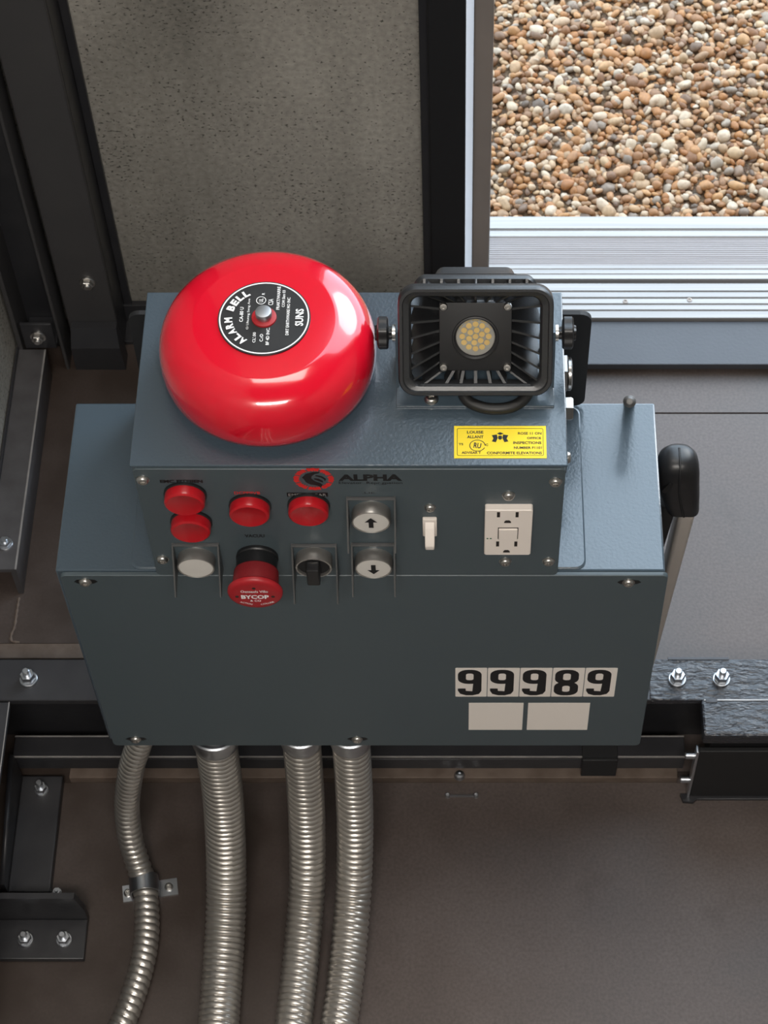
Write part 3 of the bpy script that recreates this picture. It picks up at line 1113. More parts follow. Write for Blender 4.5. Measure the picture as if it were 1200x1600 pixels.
for arc in ([(0.0016, 0.0052), (0.0060, 0.0036), (0.0088, 0.0002), (0.0076, -0.0028), (0.0072, -0.0004), (0.0052, 0.0020), (0.0014, 0.0036)],
            [(0.0002, 0.0012), (0.0036, 0.0004), (0.0064, -0.0022), (0.0062, -0.0044), (0.0030, -0.0022), (0.0006, -0.0006)]):
    bm.faces.new([bm.verts.new((lx + a, PY - 0.00022, lz + b)) for a, b in arc])
t.part('logo_emblem', bm, 'black_ink', panel, smooth=False)
t.text('maker_lettering', 'ALPHA', (-0.0607, PY, 0.6940), XA, ZA, 0.0447, 0.0082, 'black_ink', panel, 0.05)
t.text('maker_lettering', 'Elevator  Repr.gpation', (-0.0607, PY, 0.6870), XA, ZA, 0.0447, 0.0040, 'black_ink', panel, 0.01)
# legends
t.text('legend', 'EMC EITEIIEN', (-0.1935, PY, 0.6893), XA, ZA, 0.0300, 0.0040, 'black_ink', panel, 0.045)
t.text('legend', 'DCPPIIVB', (-0.1485, PY, 0.6745), XA, ZA, 0.0185, 0.0036, 'red_ink', panel, 0.02)
bm = new_bm()
box(bm, (-0.1205, PY - 0.0002, 0.6698), (-0.0915, PY, 0.6748))
strip = t.part('legend_strip', bm, 'black_ink', panel)
t.text('legend', 'EMERVCICAR', (-0.1060, PY - 0.0002, 0.6723), XA, ZA, 0.0268, 0.0032, 'grey_ink', panel)
t.text('legend', 'VACUU', (-0.1480, PY, 0.6172), XA, ZA, 0.0145, 0.0044, 'black_ink', panel, 0.03)
t.text('legend', '.LIE.', (-0.0620, PY, 0.6746), XA, ZA, 0.0100, 0.0022, 'black_ink', panel)


def indicator(x, z):
    bm = new_bm()
    lathe(bm, [(0.0152, 0), (0.0152, 0.0018), (0.0140, 0.0026)], (x, PY, z), (0, -1, 0), 40)
    b = t.part('indicator_bezel', bm, 'black_plastic', panel)
    bm = new_bm()
    lathe(bm, [(0.0143, 0.001), (0.0145, 0.0075), (0.0141, 0.0092), (0.0128, 0.0102), (0.0116, 0.0100), (0.0108, 0.0096), (0, 0.0098)], (x, PY, z), (0, -1, 0), 40)
    t.part('red_lens', bm, 'red_lens', b, 'red indicator lens')


for x, z in ((-0.1924, 0.6735), (-0.1921, 0.6370), (-0.1478, 0.6585), (-0.1058, 0.6593)):
    indicator(x, z)


def guard(x0, x1, zt, tip=0.036):
    bm = new_bm()
    th = 0.0012
    for xa in (x0, x1 - th):
        P = [(PY, zt), (PY - 0.003, zt - 0.0005), (PY - 0.0125, zt - tip * 0.45), (PY - 0.0255, zt - tip), (PY - 0.0235, zt - tip - 0.0035), (PY - 0.010, zt - tip * 0.95), (PY, zt - tip * 1.02)]
        poly_prism(bm, [(xa, a, b) for a, b in P], (th, 0, 0))
    box(bm, (x0, PY - 0.0030, zt - 0.0012), (x1, PY, zt), 0.0004)
    return t.part('button_guard', bm, 'guard', panel)


guard(-0.2099, -0.1751, 0.6075)
guard(-0.1221, -0.0885, 0.6065, 0.045)
guard(-0.0786, -0.0436, 0.6700)
guard(-0.0780, -0.0455, 0.6078)


def push_button(x, z, r, arrow=0):
    bm = new_bm()
    lathe(bm, [(r, 0), (r, 0.0085), (r * 0.98, 0.0096), (r * 0.93, 0.0098), (r * 0.91, 0.0090)], (x, PY, z), (0, -1, 0), 40)
    b = t.part('button_ring', bm, 'satin', panel)
    bm = new_bm()
    lathe(bm, [(r * 0.91, 0.004), (r * 0.91, 0.0090), (r * 0.88, 0.0094), (0, 0.0096)], (x, PY, z), (0, -1, 0), 40)
    f = t.part('button_face', bm, 'brushed', b)
    if arrow:
        A = [(-0.0017, -0.0062), (0.0017, -0.0062), (0.0017, 0.0010), (0.0046, 0.0010), (0, 0.0068), (-0.0046, 0.0010), (-0.0017, 0.0010)]
        bm = new_bm()
        bm.faces.new([bm.verts.new((x + a, PY - 0.0099, z + b_ * arrow)) for a, b_ in A])
        t.part('arrow', bm, 'black_ink', f, smooth=False)


push_button(-0.1936, 0.5868, 0.0140)
push_button(-0.0615, 0.6498, 0.0140, 1)
push_button(-0.0619, 0.5858, 0.0140, -1)

# key-style selector switch
sx, sz = -0.1062, 0.5875
bm = new_bm()
lathe(bm, [(0.0137, 0), (0.0137, 0.0090), (0.0134, 0.0100), (0.0122, 0.0100), (0.0118, 0.0080)], (sx, PY, sz), (0, -1, 0), 40)
b = t.part('selector_ring', bm, 'satin', panel)
bm = new_bm()
lathe(bm, [(0.0118, 0.004), (0.0118, 0.0078), (0, 0.0078)], (sx, PY, sz), (0, -1, 0), 32)
t.part('selector_face', bm, 'black_matte', b)
bm = new_bm()
box(bm, (sx - 0.0048, PY - 0.0190, sz - 0.0105), (sx + 0.0048, PY - 0.0078, sz + 0.0105), 0.0012)
t.part('selector_knob', bm, 'black_plastic', b)

# emergency stop
ex, ez = -0.1483, 0.5890
bm = new_bm()
lathe(bm, [(0.0155, 0), (0.0158, 0.0025), (0.0150, 0.0035), (0.0152, 0.0040), (0.0152, 0.0135), (0.0145, 0.0135)], (ex, PY, ez), (0, -1, 0), 40)
b = t.part('stop_collar', bm, 'black_plastic', panel)
bm = new_bm()
lathe(bm, [(0.0150, 0.0130), (0.0165, 0.0145), (0.0174, 0.0290)], (ex, PY, ez), (0, -1, 0), 48)
t.part('stop_neck', bm, 'red_shaded', b)
bm = new_bm()
lathe(bm, [(0.0165, 0.0286), (0.0192, 0.0289), (0.0203, 0.0300), (0.0204, 0.0314), (0.0196, 0.0330), (0.0180, 0.0339), (0.0150, 0.0343), (0, 0.0342)], (ex, PY, ez), (0, -1, 0), 48)
mush = t.part('stop_mushroom', bm, 'red_plastic', b, 'red mushroom stop button')
FY = PY - 0.0344
t.text('stop_lettering', 'Oenseels Villo', (ex, FY, ez + 0.0062), XA, ZA, 0.0200, 0.0036, 'white_ink', b, 0.01)
t.text('stop_lettering', 'BYCOP', (ex, FY, ez - 0.0015), XA, ZA, 0.0205, 0.0056, 'white_ink', b, 0.04)
t.text('stop_lettering', '& CO', (ex, FY, ez - 0.0070), XA, ZA, 0.0080, 0.0026, 'white_ink', b, 0.02)
t.text('stop_lettering', 'ACTION', (ex - 0.0072, FY, ez - 0.0105), (1, 0, -0.42), (0.42, 0, 1), 0.0095, 0.0020, 'white_ink', b, 0.01)
t.text('stop_lettering', 'COLLIER', (ex + 0.0085, FY, ez - 0.0105), (1, 0, 0.42), (-0.42, 0, 1), 0.0110, 0.0020, 'white_ink', b, 0.01)
bm = new_bm()
for dx, dz in ((-0.0132, -0.0012), (0.0132, -0.0012), (0.0, 0.0105)):
    lathe(bm, [(0, 0), (0.0014, 0), (0.0014, 0.0001), (0, 0.0001)], (ex + dx, FY - 0.00002, ez + dz), (0, -1, 0), 12)
t.part('stop_recess', bm, 'beige_dark', b, smooth=False)

# toggle switch
tx, tz = -0.0197, 0.6310
bm = new_bm()
box(bm, (tx - 0.0052, PY - 0.0030, tz - 0.0105), (tx + 0.0052, PY, tz + 0.0125), 0.0008)
b = t.part('toggle_frame', bm, 'beige', panel)
bm = new_bm()
loft(bm, [[(tx - 0.0036, PY - 0.002, tz + 0.010), (tx + 0.0036, PY - 0.002, tz + 0.010), (tx + 0.0036, PY - 0.002, tz - 0.008), (tx - 0.0036, PY - 0.002, tz - 0.008)],
          [(tx - 0.0036, PY - 0.0065, tz + 0.006), (tx + 0.0036, PY - 0.0065, tz + 0.006), (tx + 0.0036, PY - 0.0065, tz - 0.009), (tx - 0.0036, PY - 0.0065, tz - 0.009)],
          [(tx - 0.0034, PY - 0.0150, tz - 0.0050), (tx + 0.0034, PY - 0.0150, tz - 0.0050), (tx + 0.0034, PY - 0.0135, tz - 0.0120), (tx - 0.0034, PY - 0.0135, tz - 0.0120)]])
bmesh.ops.bevel(bm, geom=bm.edges[:], offset=0.0006, segments=1, affect='EDGES')
t.part('toggle_lever', bm, 'beige', b)
screw(t, panel, (-0.0193, PY, 0.6560), (0, -1, 0), 0.0038, 0.0030)

# duplex outlet
oy = PY - 0.0055
bm = new_bm()
loop = [(x + 0.0371, z + 0.6295) for x, z in rrect(0.0342, 0.0610, 0.0015, 3)]
loft(bm, [[(x, PY, z) for x, z in loop], [(x, oy + 0.0006, z) for x, z in loop], [((x - 0.0371) * 0.97 + 0.0371, oy, (z - 0.6295) * 0.985 + 0.6295) for x, z in loop]])
outlet = t.part('outlet', bm, 'beige', panel, 'ivory duplex outlet with test button')
for x, z in ((0.0297, 0.6540), (0.0430, 0.6540), (0.0297, 0.6143), (0.0430, 0.6143)):
    bm = new_bm()
    box(bm, (x - 0.0011, oy - 0.0001, z - 0.0030), (x + 0.0011, oy + 0.001, z + 0.0038))
    t.part('blade_slot', bm, 'beige_dark', outlet)
for x, z in ((0.0364, 0.6448), (0.0364, 0.6042)):
    bm = new_bm()
    pts = [(-0.0026, -0.0014), (0.0026, -0.0014), (0.0022, 0.0008), (0.0012, 0.0020), (-0.0012, 0.0020), (-0.0022, 0.0008)]
    poly_prism(bm, [(x + a, oy - 0.0001, z + b_) for a, b_ in pts], (0, 0.001, 0))
    t.part('ground_slot', bm, 'beige_dark', outlet)
bm = new_bm()
box(bm, (0.0296, oy - 0.00005, 0.6216), (0.0444, oy + 0.001, 0.6372))
fr = t.part('test_button_gap', bm, 'beige_dark', outlet)
bm = new_bm()
box(bm, (0.0302, oy - 0.0016, 0.6222), (0.0438, oy, 0.6364), 0.0005)
t.part('test_button', bm, 'beige', outlet)
for x in (0.0222, 0.0246):
    bm = new_bm()
    lathe(bm, [(0.0007, 0), (0.0007, 0.0002), (0, 0.0002)], (x, oy, 0.6222), (0, -1, 0), 10)
    t.part('led_dot', bm, 'green', outlet)
screw(t, panel, (0.0366, PY, 0.6720), (0, -1, 0), 0.0042, 0.0034)
screw(t, panel, (0.0360, PY, 0.5818), (0, -1, 0), 0.0042, 0.0034)

# yellow label on the lid
YA = (0, 1, 0)
lzt = UZ1
bm = new_bm()
box(bm, (-0.0020, 0.0030, lzt), (0.0625, 0.0304, lzt + 0.0003))
lab = t.part('warning_label', bm, 'yellow', lid, 'yellow printed label')
lt = lzt + 0.0003
bm = new_bm()
O = [(x + 0.03025, y + 0.0167) for x, y in rrect(0.0605, 0.0234, 0.0012, 3)]
I = [(x + 0.03025, y + 0.0167) for x, y in rrect(0.0598, 0.0227, 0.0010, 3)]
A = [bm.verts.new((x, y, lt + 0.0001)) for x, y in O]
B = [bm.verts.new((x, y, lt + 0.0001)) for x, y in I]
for i in range(len(A)):
    j = (i + 1) % len(A)
    bm.faces.new((A[i], A[j], B[j], B[i]))
t.part('label_border', bm, 'black_ink', lab, smooth=False)
for s, cx, cy, w_, h_ in (('LOUISE', 0.0128, 0.0250, 0.0115, 0.0025), ('ALLANT', 0.0128, 0.0210, 0.0115, 0.0024), ('TS', 0.0028, 0.0148, 0.0032, 0.0018), ('C', 0.0208, 0.0142, 0.0020, 0.0019),
                          ('ADVISAR T', 0.0100, 0.0076, 0.0135, 0.0021), ('CONFORMITE ELEVATIONS', 0.0400, 0.0074, 0.0385, 0.0023),
                          ('ROSE 11 ON', 0.0510, 0.0240, 0.0165, 0.0022), ('OFFICE', 0.0540, 0.0200, 0.0100, 0.0020),
                          ('INSPECTIONS', 0.0492, 0.0160, 0.0198, 0.0023), ('NUMBER F1101', 0.0495, 0.0118, 0.0195, 0.0022)):
    t.text('label_print', s, (cx, cy, lt), XA, YA, w_, h_, 'black_ink', lab, 0.03)
bm = new_bm()
cx, cy = 0.0143, 0.0136
for i in range(30):
    a0, a1 = 2 * PI * i / 32, 2 * PI * (i + 1) / 32
    bm.faces.new([bm.verts.new((cx + r * 1.15 * math.cos(a), cy + r * math.sin(a), lt + 0.00012)) for r, a in ((0.0044, a0), (0.0049, a0), (0.0049, a1), (0.0044, a1))])
t.part('label_print', bm, 'black_ink', lab, smooth=False)
t.text('label_print', 'RU', (cx, cy, lt), (1, -0.15, 0), (0.15, 1, 0), 0.0052, 0.0046, 'black_ink', lab, 0.03)
bm = new_bm()
for poly in ([(-0.0022, 0.0030), (0.0, 0.0042), (0.0026, 0.0030), (0.0, 0.0018)],
             [(-0.0058, 0.0016), (-0.0022, 0.0022), (-0.0016, -0.0006), (-0.0030, -0.0044), (-0.0058, -0.0036), (-0.0046, -0.0012)],
             [(0.0058, 0.0016), (0.0022, 0.0022), (0.0016, -0.0006), (0.0030, -0.0044), (0.0058, -0.0036), (0.0046, -0.0012)],
             [(-0.0012, 0.0012), (0.0012, 0.0012), (0.0014, -0.0014), (0.0, -0.0024), (-0.0014, -0.0014)]):
    bm.faces.new([bm.verts.new((0.0302 + a, 0.0208 + b_, lt + 0.00012)) for a, b_ in poly])
t.part('label_emblem', bm, 'black_ink', lab, smooth=False)

# cable fitting on the side wall
bm = new_bm()
hexnut(bm, (UX1 - 0.0005, 0.118, 0.651), (1, 0, 0), 0.0150, 0.0065)
fit = t.part('side_fitting', bm, 'chrome', None, 'chrome hex fitting')
bm = new_bm()
lathe(bm, [(0.0128, 0.0065), (0.0128, 0.0085), (0.0105, 0.0095), (0, 0.0095)], (UX1 - 0.0005, 0.118, 0.651), (1, 0, 0), 24)
t.part('fitting_cap', bm, 'chrome', fit)
bm = new_bm()
hexnut(bm, (UX1 - 0.0005, 0.0935, 0.640), (1, 0, 0), 0.0095, 0.0100)
t.part('side_fitting', bm, 'chrome')

# ------------------------------------------------------------------ alarm bell
bx, by, bz = -0.1337, 0.0818, UZ1
t = Thing('alarm_bell', (bx, by, bz), 'round glossy red alarm bell on the control box lid', 'bell')
bm = new_bm()
lathe(bm, [(0, 0), (0.052, 0), (0.054, 0.002), (0.054, 0.010), (0.050, 0.014), (0, 0.014)], (bx, by, bz), seg=48)
t.part('bell_base', bm, 'black_plastic')
bm = new_bm()
for a in (0.9, 2.3, 3.9, 5.4):
    c = (bx + 0.058 * math.cos(a), by + 0.058 * math.sin(a), bz)
    lathe(bm, [(0, 0), (0.009, 0), (0.009, 0.004), (0.006, 0.005), (0, 0.005)], c, seg=20)
t.part('base_lugs', bm, 'grey')
bm = new_bm()
lathe(bm, [(0.0715, 0.0080), (0.0738, 0.0074), (0.0752, 0.0090), (0.0762, 0.0140), (0.0767, 0.0200), (0.0766, 0.0265), (0.0757, 0.0330), (0.0738, 0.0390),
           (0.0705, 0.0445), (0.0660, 0.0484), (0.0610, 0.0510), (0.0560, 0.0528), (0.0520, 0.0539), (0.0505, 0.0543), (0.0490, 0.0545), (0.0420, 0.0550), (0.0330, 0.0560), (0.0, 0.0570)],
      (bx, by, bz), seg=96)
gong = t.part('gong', bm, 'red_gloss')
bm = new_bm()
lathe(bm, [(0.0715, 0.0080), (0.0740, 0.0300), (0.0680, 0.0440), (0.0560, 0.0505), (0.0, 0.0535)], (bx, by, bz), seg=64)
t.part('gong_inside', bm, 'red_gloss', gong)
bm = new_bm()
lathe(bm, [(0.0322, 0.0560), (0.0322, 0.0573), (0, 0.0577)], (bx, by, bz), seg=64)
plate = t.part('name_plate', bm, 'bell_plate', gong, 'black round name plate')
ptop = bz + 0.0579
# label frame: right = +Y, up = -X
LR, LU = V((0, 1, 0)), V((-1, 0, 0))


def lp(x, y, dz=0.0):
    return V((bx, by, ptop + dz)) + LR * x + LU * y


bm = new_bm()
n = 72
for i in range(n):
    a0, a1 = 2 * PI * i / n, 2 * PI * (i + 1) / n
    bm.faces.new([bm.verts.new(lp(r * math.cos(a), r * math.sin(a), -0.0004)) for r, a in ((0.0303, a0), (0.0313, a0), (0.0313, a1), (0.0303, a1))])
t.part('plate_rim', bm, 'white_ink', plate, smooth=False)
bm = new_bm()
word = 'ALARM BELL'
angs = [(146 - 12.6 * k) for k in range(10)]
for k, ch in enumerate(word):
    if ch == ' ':
        continue
    a = math.radians(angs[k] + (0 if k < 5 else 0.5))
    ux = LR * math.sin(a) - LU * math.cos(a)
    uy = LR * math.cos(a) + LU * math.sin(a)
    text_bm(bm, ch, lp(0.0248 * math.cos(a), 0.0248 * math.sin(a)), ux, uy, 0.0044, 0.0056, 0.05)
t.part('plate_lettering', bm, 'white_ink', plate, smooth=False)
bm = new_bm()
for s, x, y, w_, h_, b_ in (('SUNS', 0.0, -0.0245, 0.0150, 0.0058, 0.03), ('CA-80 U', 0.0025, 0.0158, 0.0130, 0.0026, 0.02), ('O Ultunng Seng Ave', 0.003, 0.0110, 0.0270, 0.0021, 0.01),
                        ("CL'.00", -0.0175, 0.0060, 0.0090, 0.0022, 0.02), ('C.rD', -0.0178, 0.0010, 0.0066, 0.0024, 0.02), ('BF 4D INC.', -0.0165, -0.0033, 0.0150, 0.0023, 0.02),
                        ('FRAKT/WARRE', 0.0170, -0.0092, 0.0205, 0.0023, 0.02), ('COM 5km 03', 0.0165, -0.0128, 0.0150, 0.0021, 0.02), ('DIRT EARTHWARE MO INC', 0.001, -0.0165, 0.0330, 0.0022, 0.02),
                        ('R', 0.0208, 0.0015, 0.0016, 0.0020, 0.02), ('CSA', 0.0135, -0.0040, 0.0055, 0.0036, 0.01)):
    text_bm(bm, s, lp(x, y), LR, LU, w_, h_, b_)
for i in range(24):
    a0, a1 = 2 * PI * i / 24, 2 * PI * (i + 1) / 24
    bm.faces.new([bm.verts.new(lp(0.0150 + r * math.cos(a), 0.0028 + r * math.sin(a), 0.0001)) for r, a in ((0.0030, a0), (0.0035, a0), (0.0035, a1), (0.0030, a1))])
text_bm(bm, 'UL', lp(0.0150, 0.0028), LR, LU, 0.0032, 0.0030, 0.02)
t.part('plate_lettering', bm, 'white_ink', plate, smooth=False)
bm = new_bm()
lathe(bm, [(0.0088, 0), (0.0086, 0.0012), (0.0062, 0.0018), (0, 0.0018)], (bx, by, ptop - 0.0003), seg=28)
t.part('red_washer', bm, 'red_plastic', gong)
bm = new_bm()
lathe(bm, [(0.0056, 0), (0.0058, 0.0052), (0.0054, 0.0060), (0.0036, 0.0063), (0, 0.0063)], (bx, by, ptop + 0.001), seg=28)
t.part('center_bolt', bm, 'zinc', gong)

# ------------------------------------------------------------------ flood light
lc = V((0.0129, 0.066, 0.757))
el = math.radians(32)
fn = V((0, -math.cos(el), math.sin(el)))
ft = V((0, math.sin(el), math.cos(el)))
fx = V((1, 0, 0))


def L3(x, a, b):
    return lc + fx * x + ft * a + fn * b


def lbox(bm, x0, x1, a0, a1, b0, b1, bev=0.0):
    R = Matrix((fx, ft, fn)).transposed().to_4x4()
    R.translation = lc
    box(bm, (x0, a0, b0), (x1, a1, b1), bev, M4=R)


t = Thing('flood_light', (0.0129, 0.07, UZ1), 'small black finned LED flood light on a bracket beside the red bell', 'lamp')
bm = new_bm()
W, Hh = 0.1075, 0.0800


def rl(w, h, r, b, da=0.0):
    return [L3(x, y + da, b) for x, y in rrect(w, h, r, 7)]


ring = [rl(W - 0.004, Hh - 0.004, 0.011, -0.013), rl(W, Hh, 0.0125, -0.010), rl(W, Hh, 0.0125, -0.0015), rl(W - 0.002, Hh - 0.002, 0.0118, 0.0), rl(W - 0.006, Hh - 0.006, 0.010, 0.0),
        rl(W - 0.0075, Hh - 0.0075, 0.0095, -0.0015), rl(W - 0.015, Hh - 0.013, 0.0075, -0.0025), rl(W - 0.018, Hh - 0.0155, 0.0065, -0.0045), rl(W - 0.018, Hh - 0.0155, 0.0065, -0.013), rl(W - 0.004, Hh - 0.004, 0.011, -0.013)]
loft(bm, ring, False, False)
bmesh.ops.remove_doubles(bm, verts=bm.verts[:], dist=1e-6)
t.part('front_frame', bm, 'black_cast')
bm = new_bm()
lbox(bm, -0.0252, 0.0252, -0.0252, 0.0252, -0.0155, -0.0120, 0.0006)
led_plate = t.part('led_plate', bm, 'black_matte')
bm = new_bm()
lbox(bm, -0.0235, 0.0235, -0.0235, 0.0235, -0.032, -0.0155)
t.part('heat_sink_core', bm, 'black_cast')
bm = new_bm()
loft(bm, [rl(0.082, 0.066, 0.006, -0.031, 0.003), rl(0.086, 0.068, 0.007, -0.034, 0.003), rl(0.084, 0.066, 0.007, -0.041, 0.003), rl(0.070, 0.058, 0.006, -0.043, 0.003)])
t.part('rear_plate', bm, 'black_cast')
bm = new_bm()
loft(bm, [rl(0.066, 0.060, 0.006, -0.0425, 0.006), rl(0.060, 0.056, 0.006, -0.050, 0.006), rl(0.056, 0.054, 0.006, -0.066, 0.006), rl(0.050, 0.048, 0.006, -0.069, 0.006)])
t.part('driver_housing', bm, 'black_cast')
for s in (-1, 1):
    for a1, a2 in ((0.0275, 0.0195), (0.0150, 0.0110), (0.0035, 0.0035), (-0.0080, -0.0050), (-0.0190, -0.0125), (-0.0290, -0.0200)):
        bm = new_bm()
        P = [L3(s * 0.0452, a1 - 0.003, -0.0050), L3(s * 0.0250, a2, -0.0130), L3(s * 0.0235, a2, -0.031), L3(s * 0.0430, a1, -0.031), L3(s * 0.0455, a1 - 0.003, -0.012)]
        poly_prism(bm, P, ft * 0.0016)
        t.part('fin', bm, 'black_cast')
for x1, x2 in ((-0.0365, -0.0225), (-0.0210, -0.0150), (-0.0105, -0.0085), (0.0, 0.0), (0.0105, 0.0085), (0.0210, 0.0150), (0.0365, 0.0225)):
    bm = new_bm()
    P = [L3(x1 - 0.0009, -0.0330, -0.0050), L3(x2 - 0.0009, -0.0250, -0.0130), L3(x2 - 0.0009, -0.0235, -0.026), L3(x1 - 0.0009, -0.0300, -0.017), L3(x1 - 0.0009, -0.0332, -0.012)]
    poly_prism(bm, P, fx * 0.0022)
    t.part('fin', bm, 'black_cast')
for k in range(7):
    x1 = (k - 3) * 0.0118
    bm = new_bm()
    P = [L3(x1 - 0.0009, 0.0330, -0.0050), L3(x1 * 0.6 - 0.0009, 0.0250, -0.0130), L3(x1 * 0.6 - 0.0009, 0.0235, -0.031), L3(x1 * 0.95 - 0.0009, 0.0345, -0.032), L3(x1 - 0.0009, 0.0420, -0.0135), L3(x1 - 0.0009, 0.0345, -0.010)]
    poly_prism(bm, P, fx * 0.0018)
    t.part('fin', bm, 'black_cast')
for x, a in ((-0.0223, 0.0225), (0.0223, 0.0225), (-0.0223, -0.0225), (0.0223, -0.0225)):
    bm = new_bm()
    lathe(bm, [(0.0030, 0), (0.0030, 0.0012), (0.0024, 0.0020), (0.0014, 0.0021), (0.0012, 0.0012), (0, 0.0012)], L3(x, a, -0.012), fn, 20)
    t.part('plate_screw', bm, 'steel', led_plate)
bm = new_bm()
lathe(bm, [(0.0165, 0.0), (0.0162, 0.0008), (0.0152, 0.0010), (0.0138, 0.0002)], L3(0, -0.001, -0.012), fn, 44)
t.part('lens_bezel', bm, 'black_plastic', led_plate)
bm = new_bm()
lathe(bm, [(0.0136, 0.0), (0.0134, 0.0005), (0, 0.0006)], L3(0, 0.0, -0.012), fn, 40)
refl = t.part('reflector', bm, 'reflector', led_plate)
dots = [(0, 0)] + [(0.0047, 60 * k + 20) for k in range(6)] + [(0.0092, 30 * k) for k in range(12)]
for r, d in dots:
    bm = new_bm()
    a = math.radians(d)
    c = L3(r * math.cos(a), 0.0008 + r * math.sin(a) * 0.98, -0.0114)
    lathe(bm, [(0.0022, 0), (0.0021, 0.0004), (0, 0.0005)], c, fn, 7)
    t.part('led_chip', bm, 'led', refl)
bm = new_bm()
lathe(bm, [(0, 0.0012), (0.0134, 0.0012), (0.0130, 0.0024), (0, 0.0030)], L3(0, 0, -0.012), fn, 36)
t.part('lens', bm, 'glass', led_plate)
# yoke
piv = L3(0, 0, -0.020)
bm = new_bm()
box(bm, (lc.x - 0.0560, 0.0465, UZ1), (lc.x + 0.0560, 0.0980, UZ1 + 0.0022), 0.0006)
for s in (-1, 1):
    xa = lc.x + s * 0.0550
    P = [(xa - 0.001, 0.062, UZ1 + 0.001), (xa - 0.001, 0.096, UZ1 + 0.001), (xa - 0.001, piv.y + 0.009, piv.z), (xa - 0.001, piv.y + 0.006, piv.z + 0.008), (xa - 0.001, piv.y - 0.006, piv.z + 0.008), (xa - 0.001, piv.y - 0.009, piv.z)]
    poly_prism(bm, P, (0.002, 0, 0))
yoke = t.part('yoke', bm, 'grey')
screw(t, yoke, (lc.x - 0.031, 0.052, UZ1 + 0.0022), (0, 0, 1), 0.0046, 0.0035)
for s in (-1, 1):
    xa = lc.x + s * 0.0560
    bm = new_bm()
    lathe(bm, [(0.0055, -0.004), (0.0060, 0), (0.0060, 0.0022), (0.004, 0.0024)], (xa, piv.y, piv.z), (s, 0, 0), 24)
    t.part('pivot_washer', bm, 'steel', yoke)
    bm = new_bm()
    lathe(bm, [(0.0045, 0.0), (0.0045, 0.0045), (0.0062, 0.0048), (0.0100, 0.0050), (0.0112, 0.0060), (0.0112, 0.0115), (0.0100, 0.0125), (0.0055, 0.0130), (0.0050, 0.0145), (0, 0.0145)],
          (xa, piv.y, piv.z), (s, 0, 0), 48, rfun=lambda a: 1 + 0.09 * math.cos(6 * a))
    t.part('clamp_knob', bm, 'black_plastic', yoke)
bm = new_bm()
tube(bm, [(0.003, 0.082, 0.7255), (0.002, 0.066, 0.7185), (0.006, 0.050, 0.7140), (0.016, 0.0435, 0.7127), (0.028, 0.0415, 0.7127), (0.040, 0.0440, 0.7127), (0.049, 0.052, 0.7140), (0.053, 0.068, 0.7170), (0.053, 0.084, 0.7165)], 0.0041, 14, step=0.002)
t.part('cable', bm, 'rubber')

# ------------------------------------------------------------------ pin behind the enclosure and lever
bm = new_bm()
lathe(bm, [(0.0044, 0), (0.0044, 0.098), (0.0047, 0.100), (0.0050, 0.104), (0.0044, 0.108), (0.0024, 0.1105), (0, 0.111)], (0.1416, 0.1840, 0.5235), (-0.085, -0.58, 0.81), 22)
single('locating_pin', bm, 'pin', 'round grey pin end rising behind the rear edge of the big box', 'pin')

t = Thing('lever', (0.178, 0.115, 0.1505), 'upright lever with black plastic grip and grey metal bar beside the box', 'lever')
bm = new_bm()
c0, c1 = (0.1755, 0.118, 0.1514), (0.1885, 0.112, 0.495)


def bar_loop(c, wx, wy):
    return [(c[0] + a, c[1] + b, c[2]) for a, b in rrect(wx, wy, min(wx, wy) * 0.25, 3)]


loft(bm, [bar_loop(c0, 0.009, 0.020), bar_loop(c1, 0.0135, 0.024)])
t.part('lever_bar', bm, 'lever_bar')
bm = new_bm()
loft(bm, [bar_loop((0.1660, 0.119, 0.33), 0.004, 0.018), bar_loop((0.1720, 0.112, 0.492), 0.014, 0.020)])
t.part('inner_blade', bm, 'black_matte')
bm = new_bm()


def grip_loop(cx, cy, z, wx, wy, r):
    return [(cx + a, cy + b, z) for a, b in rrect(wx, wy, r, 5)]


loft(bm, [grip_loop(0.1850, 0.110, 0.484, 0.0235, 0.026, 0.006), grip_loop(0.1840, 0.110, 0.486, 0.0260, 0.028, 0.007), grip_loop(0.1795, 0.110, 0.508, 0.0315, 0.031, 0.009),
          grip_loop(0.1765, 0.110, 0.526, 0.0340, 0.032, 0.011), grip_loop(0.1755, 0.110, 0.538, 0.0340, 0.032, 0.012), grip_loop(0.1750, 0.110, 0.547, 0.0310, 0.030, 0.012),
          grip_loop(0.1750, 0.110, 0.553, 0.0245, 0.024, 0.010), grip_loop(0.1750, 0.110, 0.5552, 0.0160, 0.0155, 0.007), grip_loop(0.1750, 0.110, 0.5560, 0.0070, 0.0068, 0.003)])
grip = t.part('grip', bm, 'black_plastic')
bm = new_bm()
tube(bm, [(0.1752, 0.116, 0.5556), (0.1752, 0.1035, 0.5556), (0.1752, 0.0965, 0.5505), (0.1756, 0.0937, 0.540), (0.1766, 0.0934, 0.526), (0.1795, 0.0938, 0.508), (0.184, 0.0953, 0.487)], 0.0009, 6, step=0.003)
t.part('grip_seam', bm, 'black_matte', grip)
bm = new_bm()
R = Matrix.Rotation(math.radians(25), 4, 'Y')
R.translation = (0.1668, 0.0945, 0.532)
pts = rrect(0.0045, 0.013, 0.0022, 5)
poly_prism(bm, [R @ V((a, -0.0012, b)) for a, b in pts], (0, 0.004, 0))
t.part('grip_slot', bm, 'black_ink', grip)

# ------------------------------------------------------------------ conduits
def rib(R, amp, pitch, sgn=1):
    def f(s, a):
        ph = (s / pitch + sgn * a / (2 * PI)) % 1.0
        return R - amp + amp * math.sqrt(max(0.0, math.sin(PI * ph)))
    return f


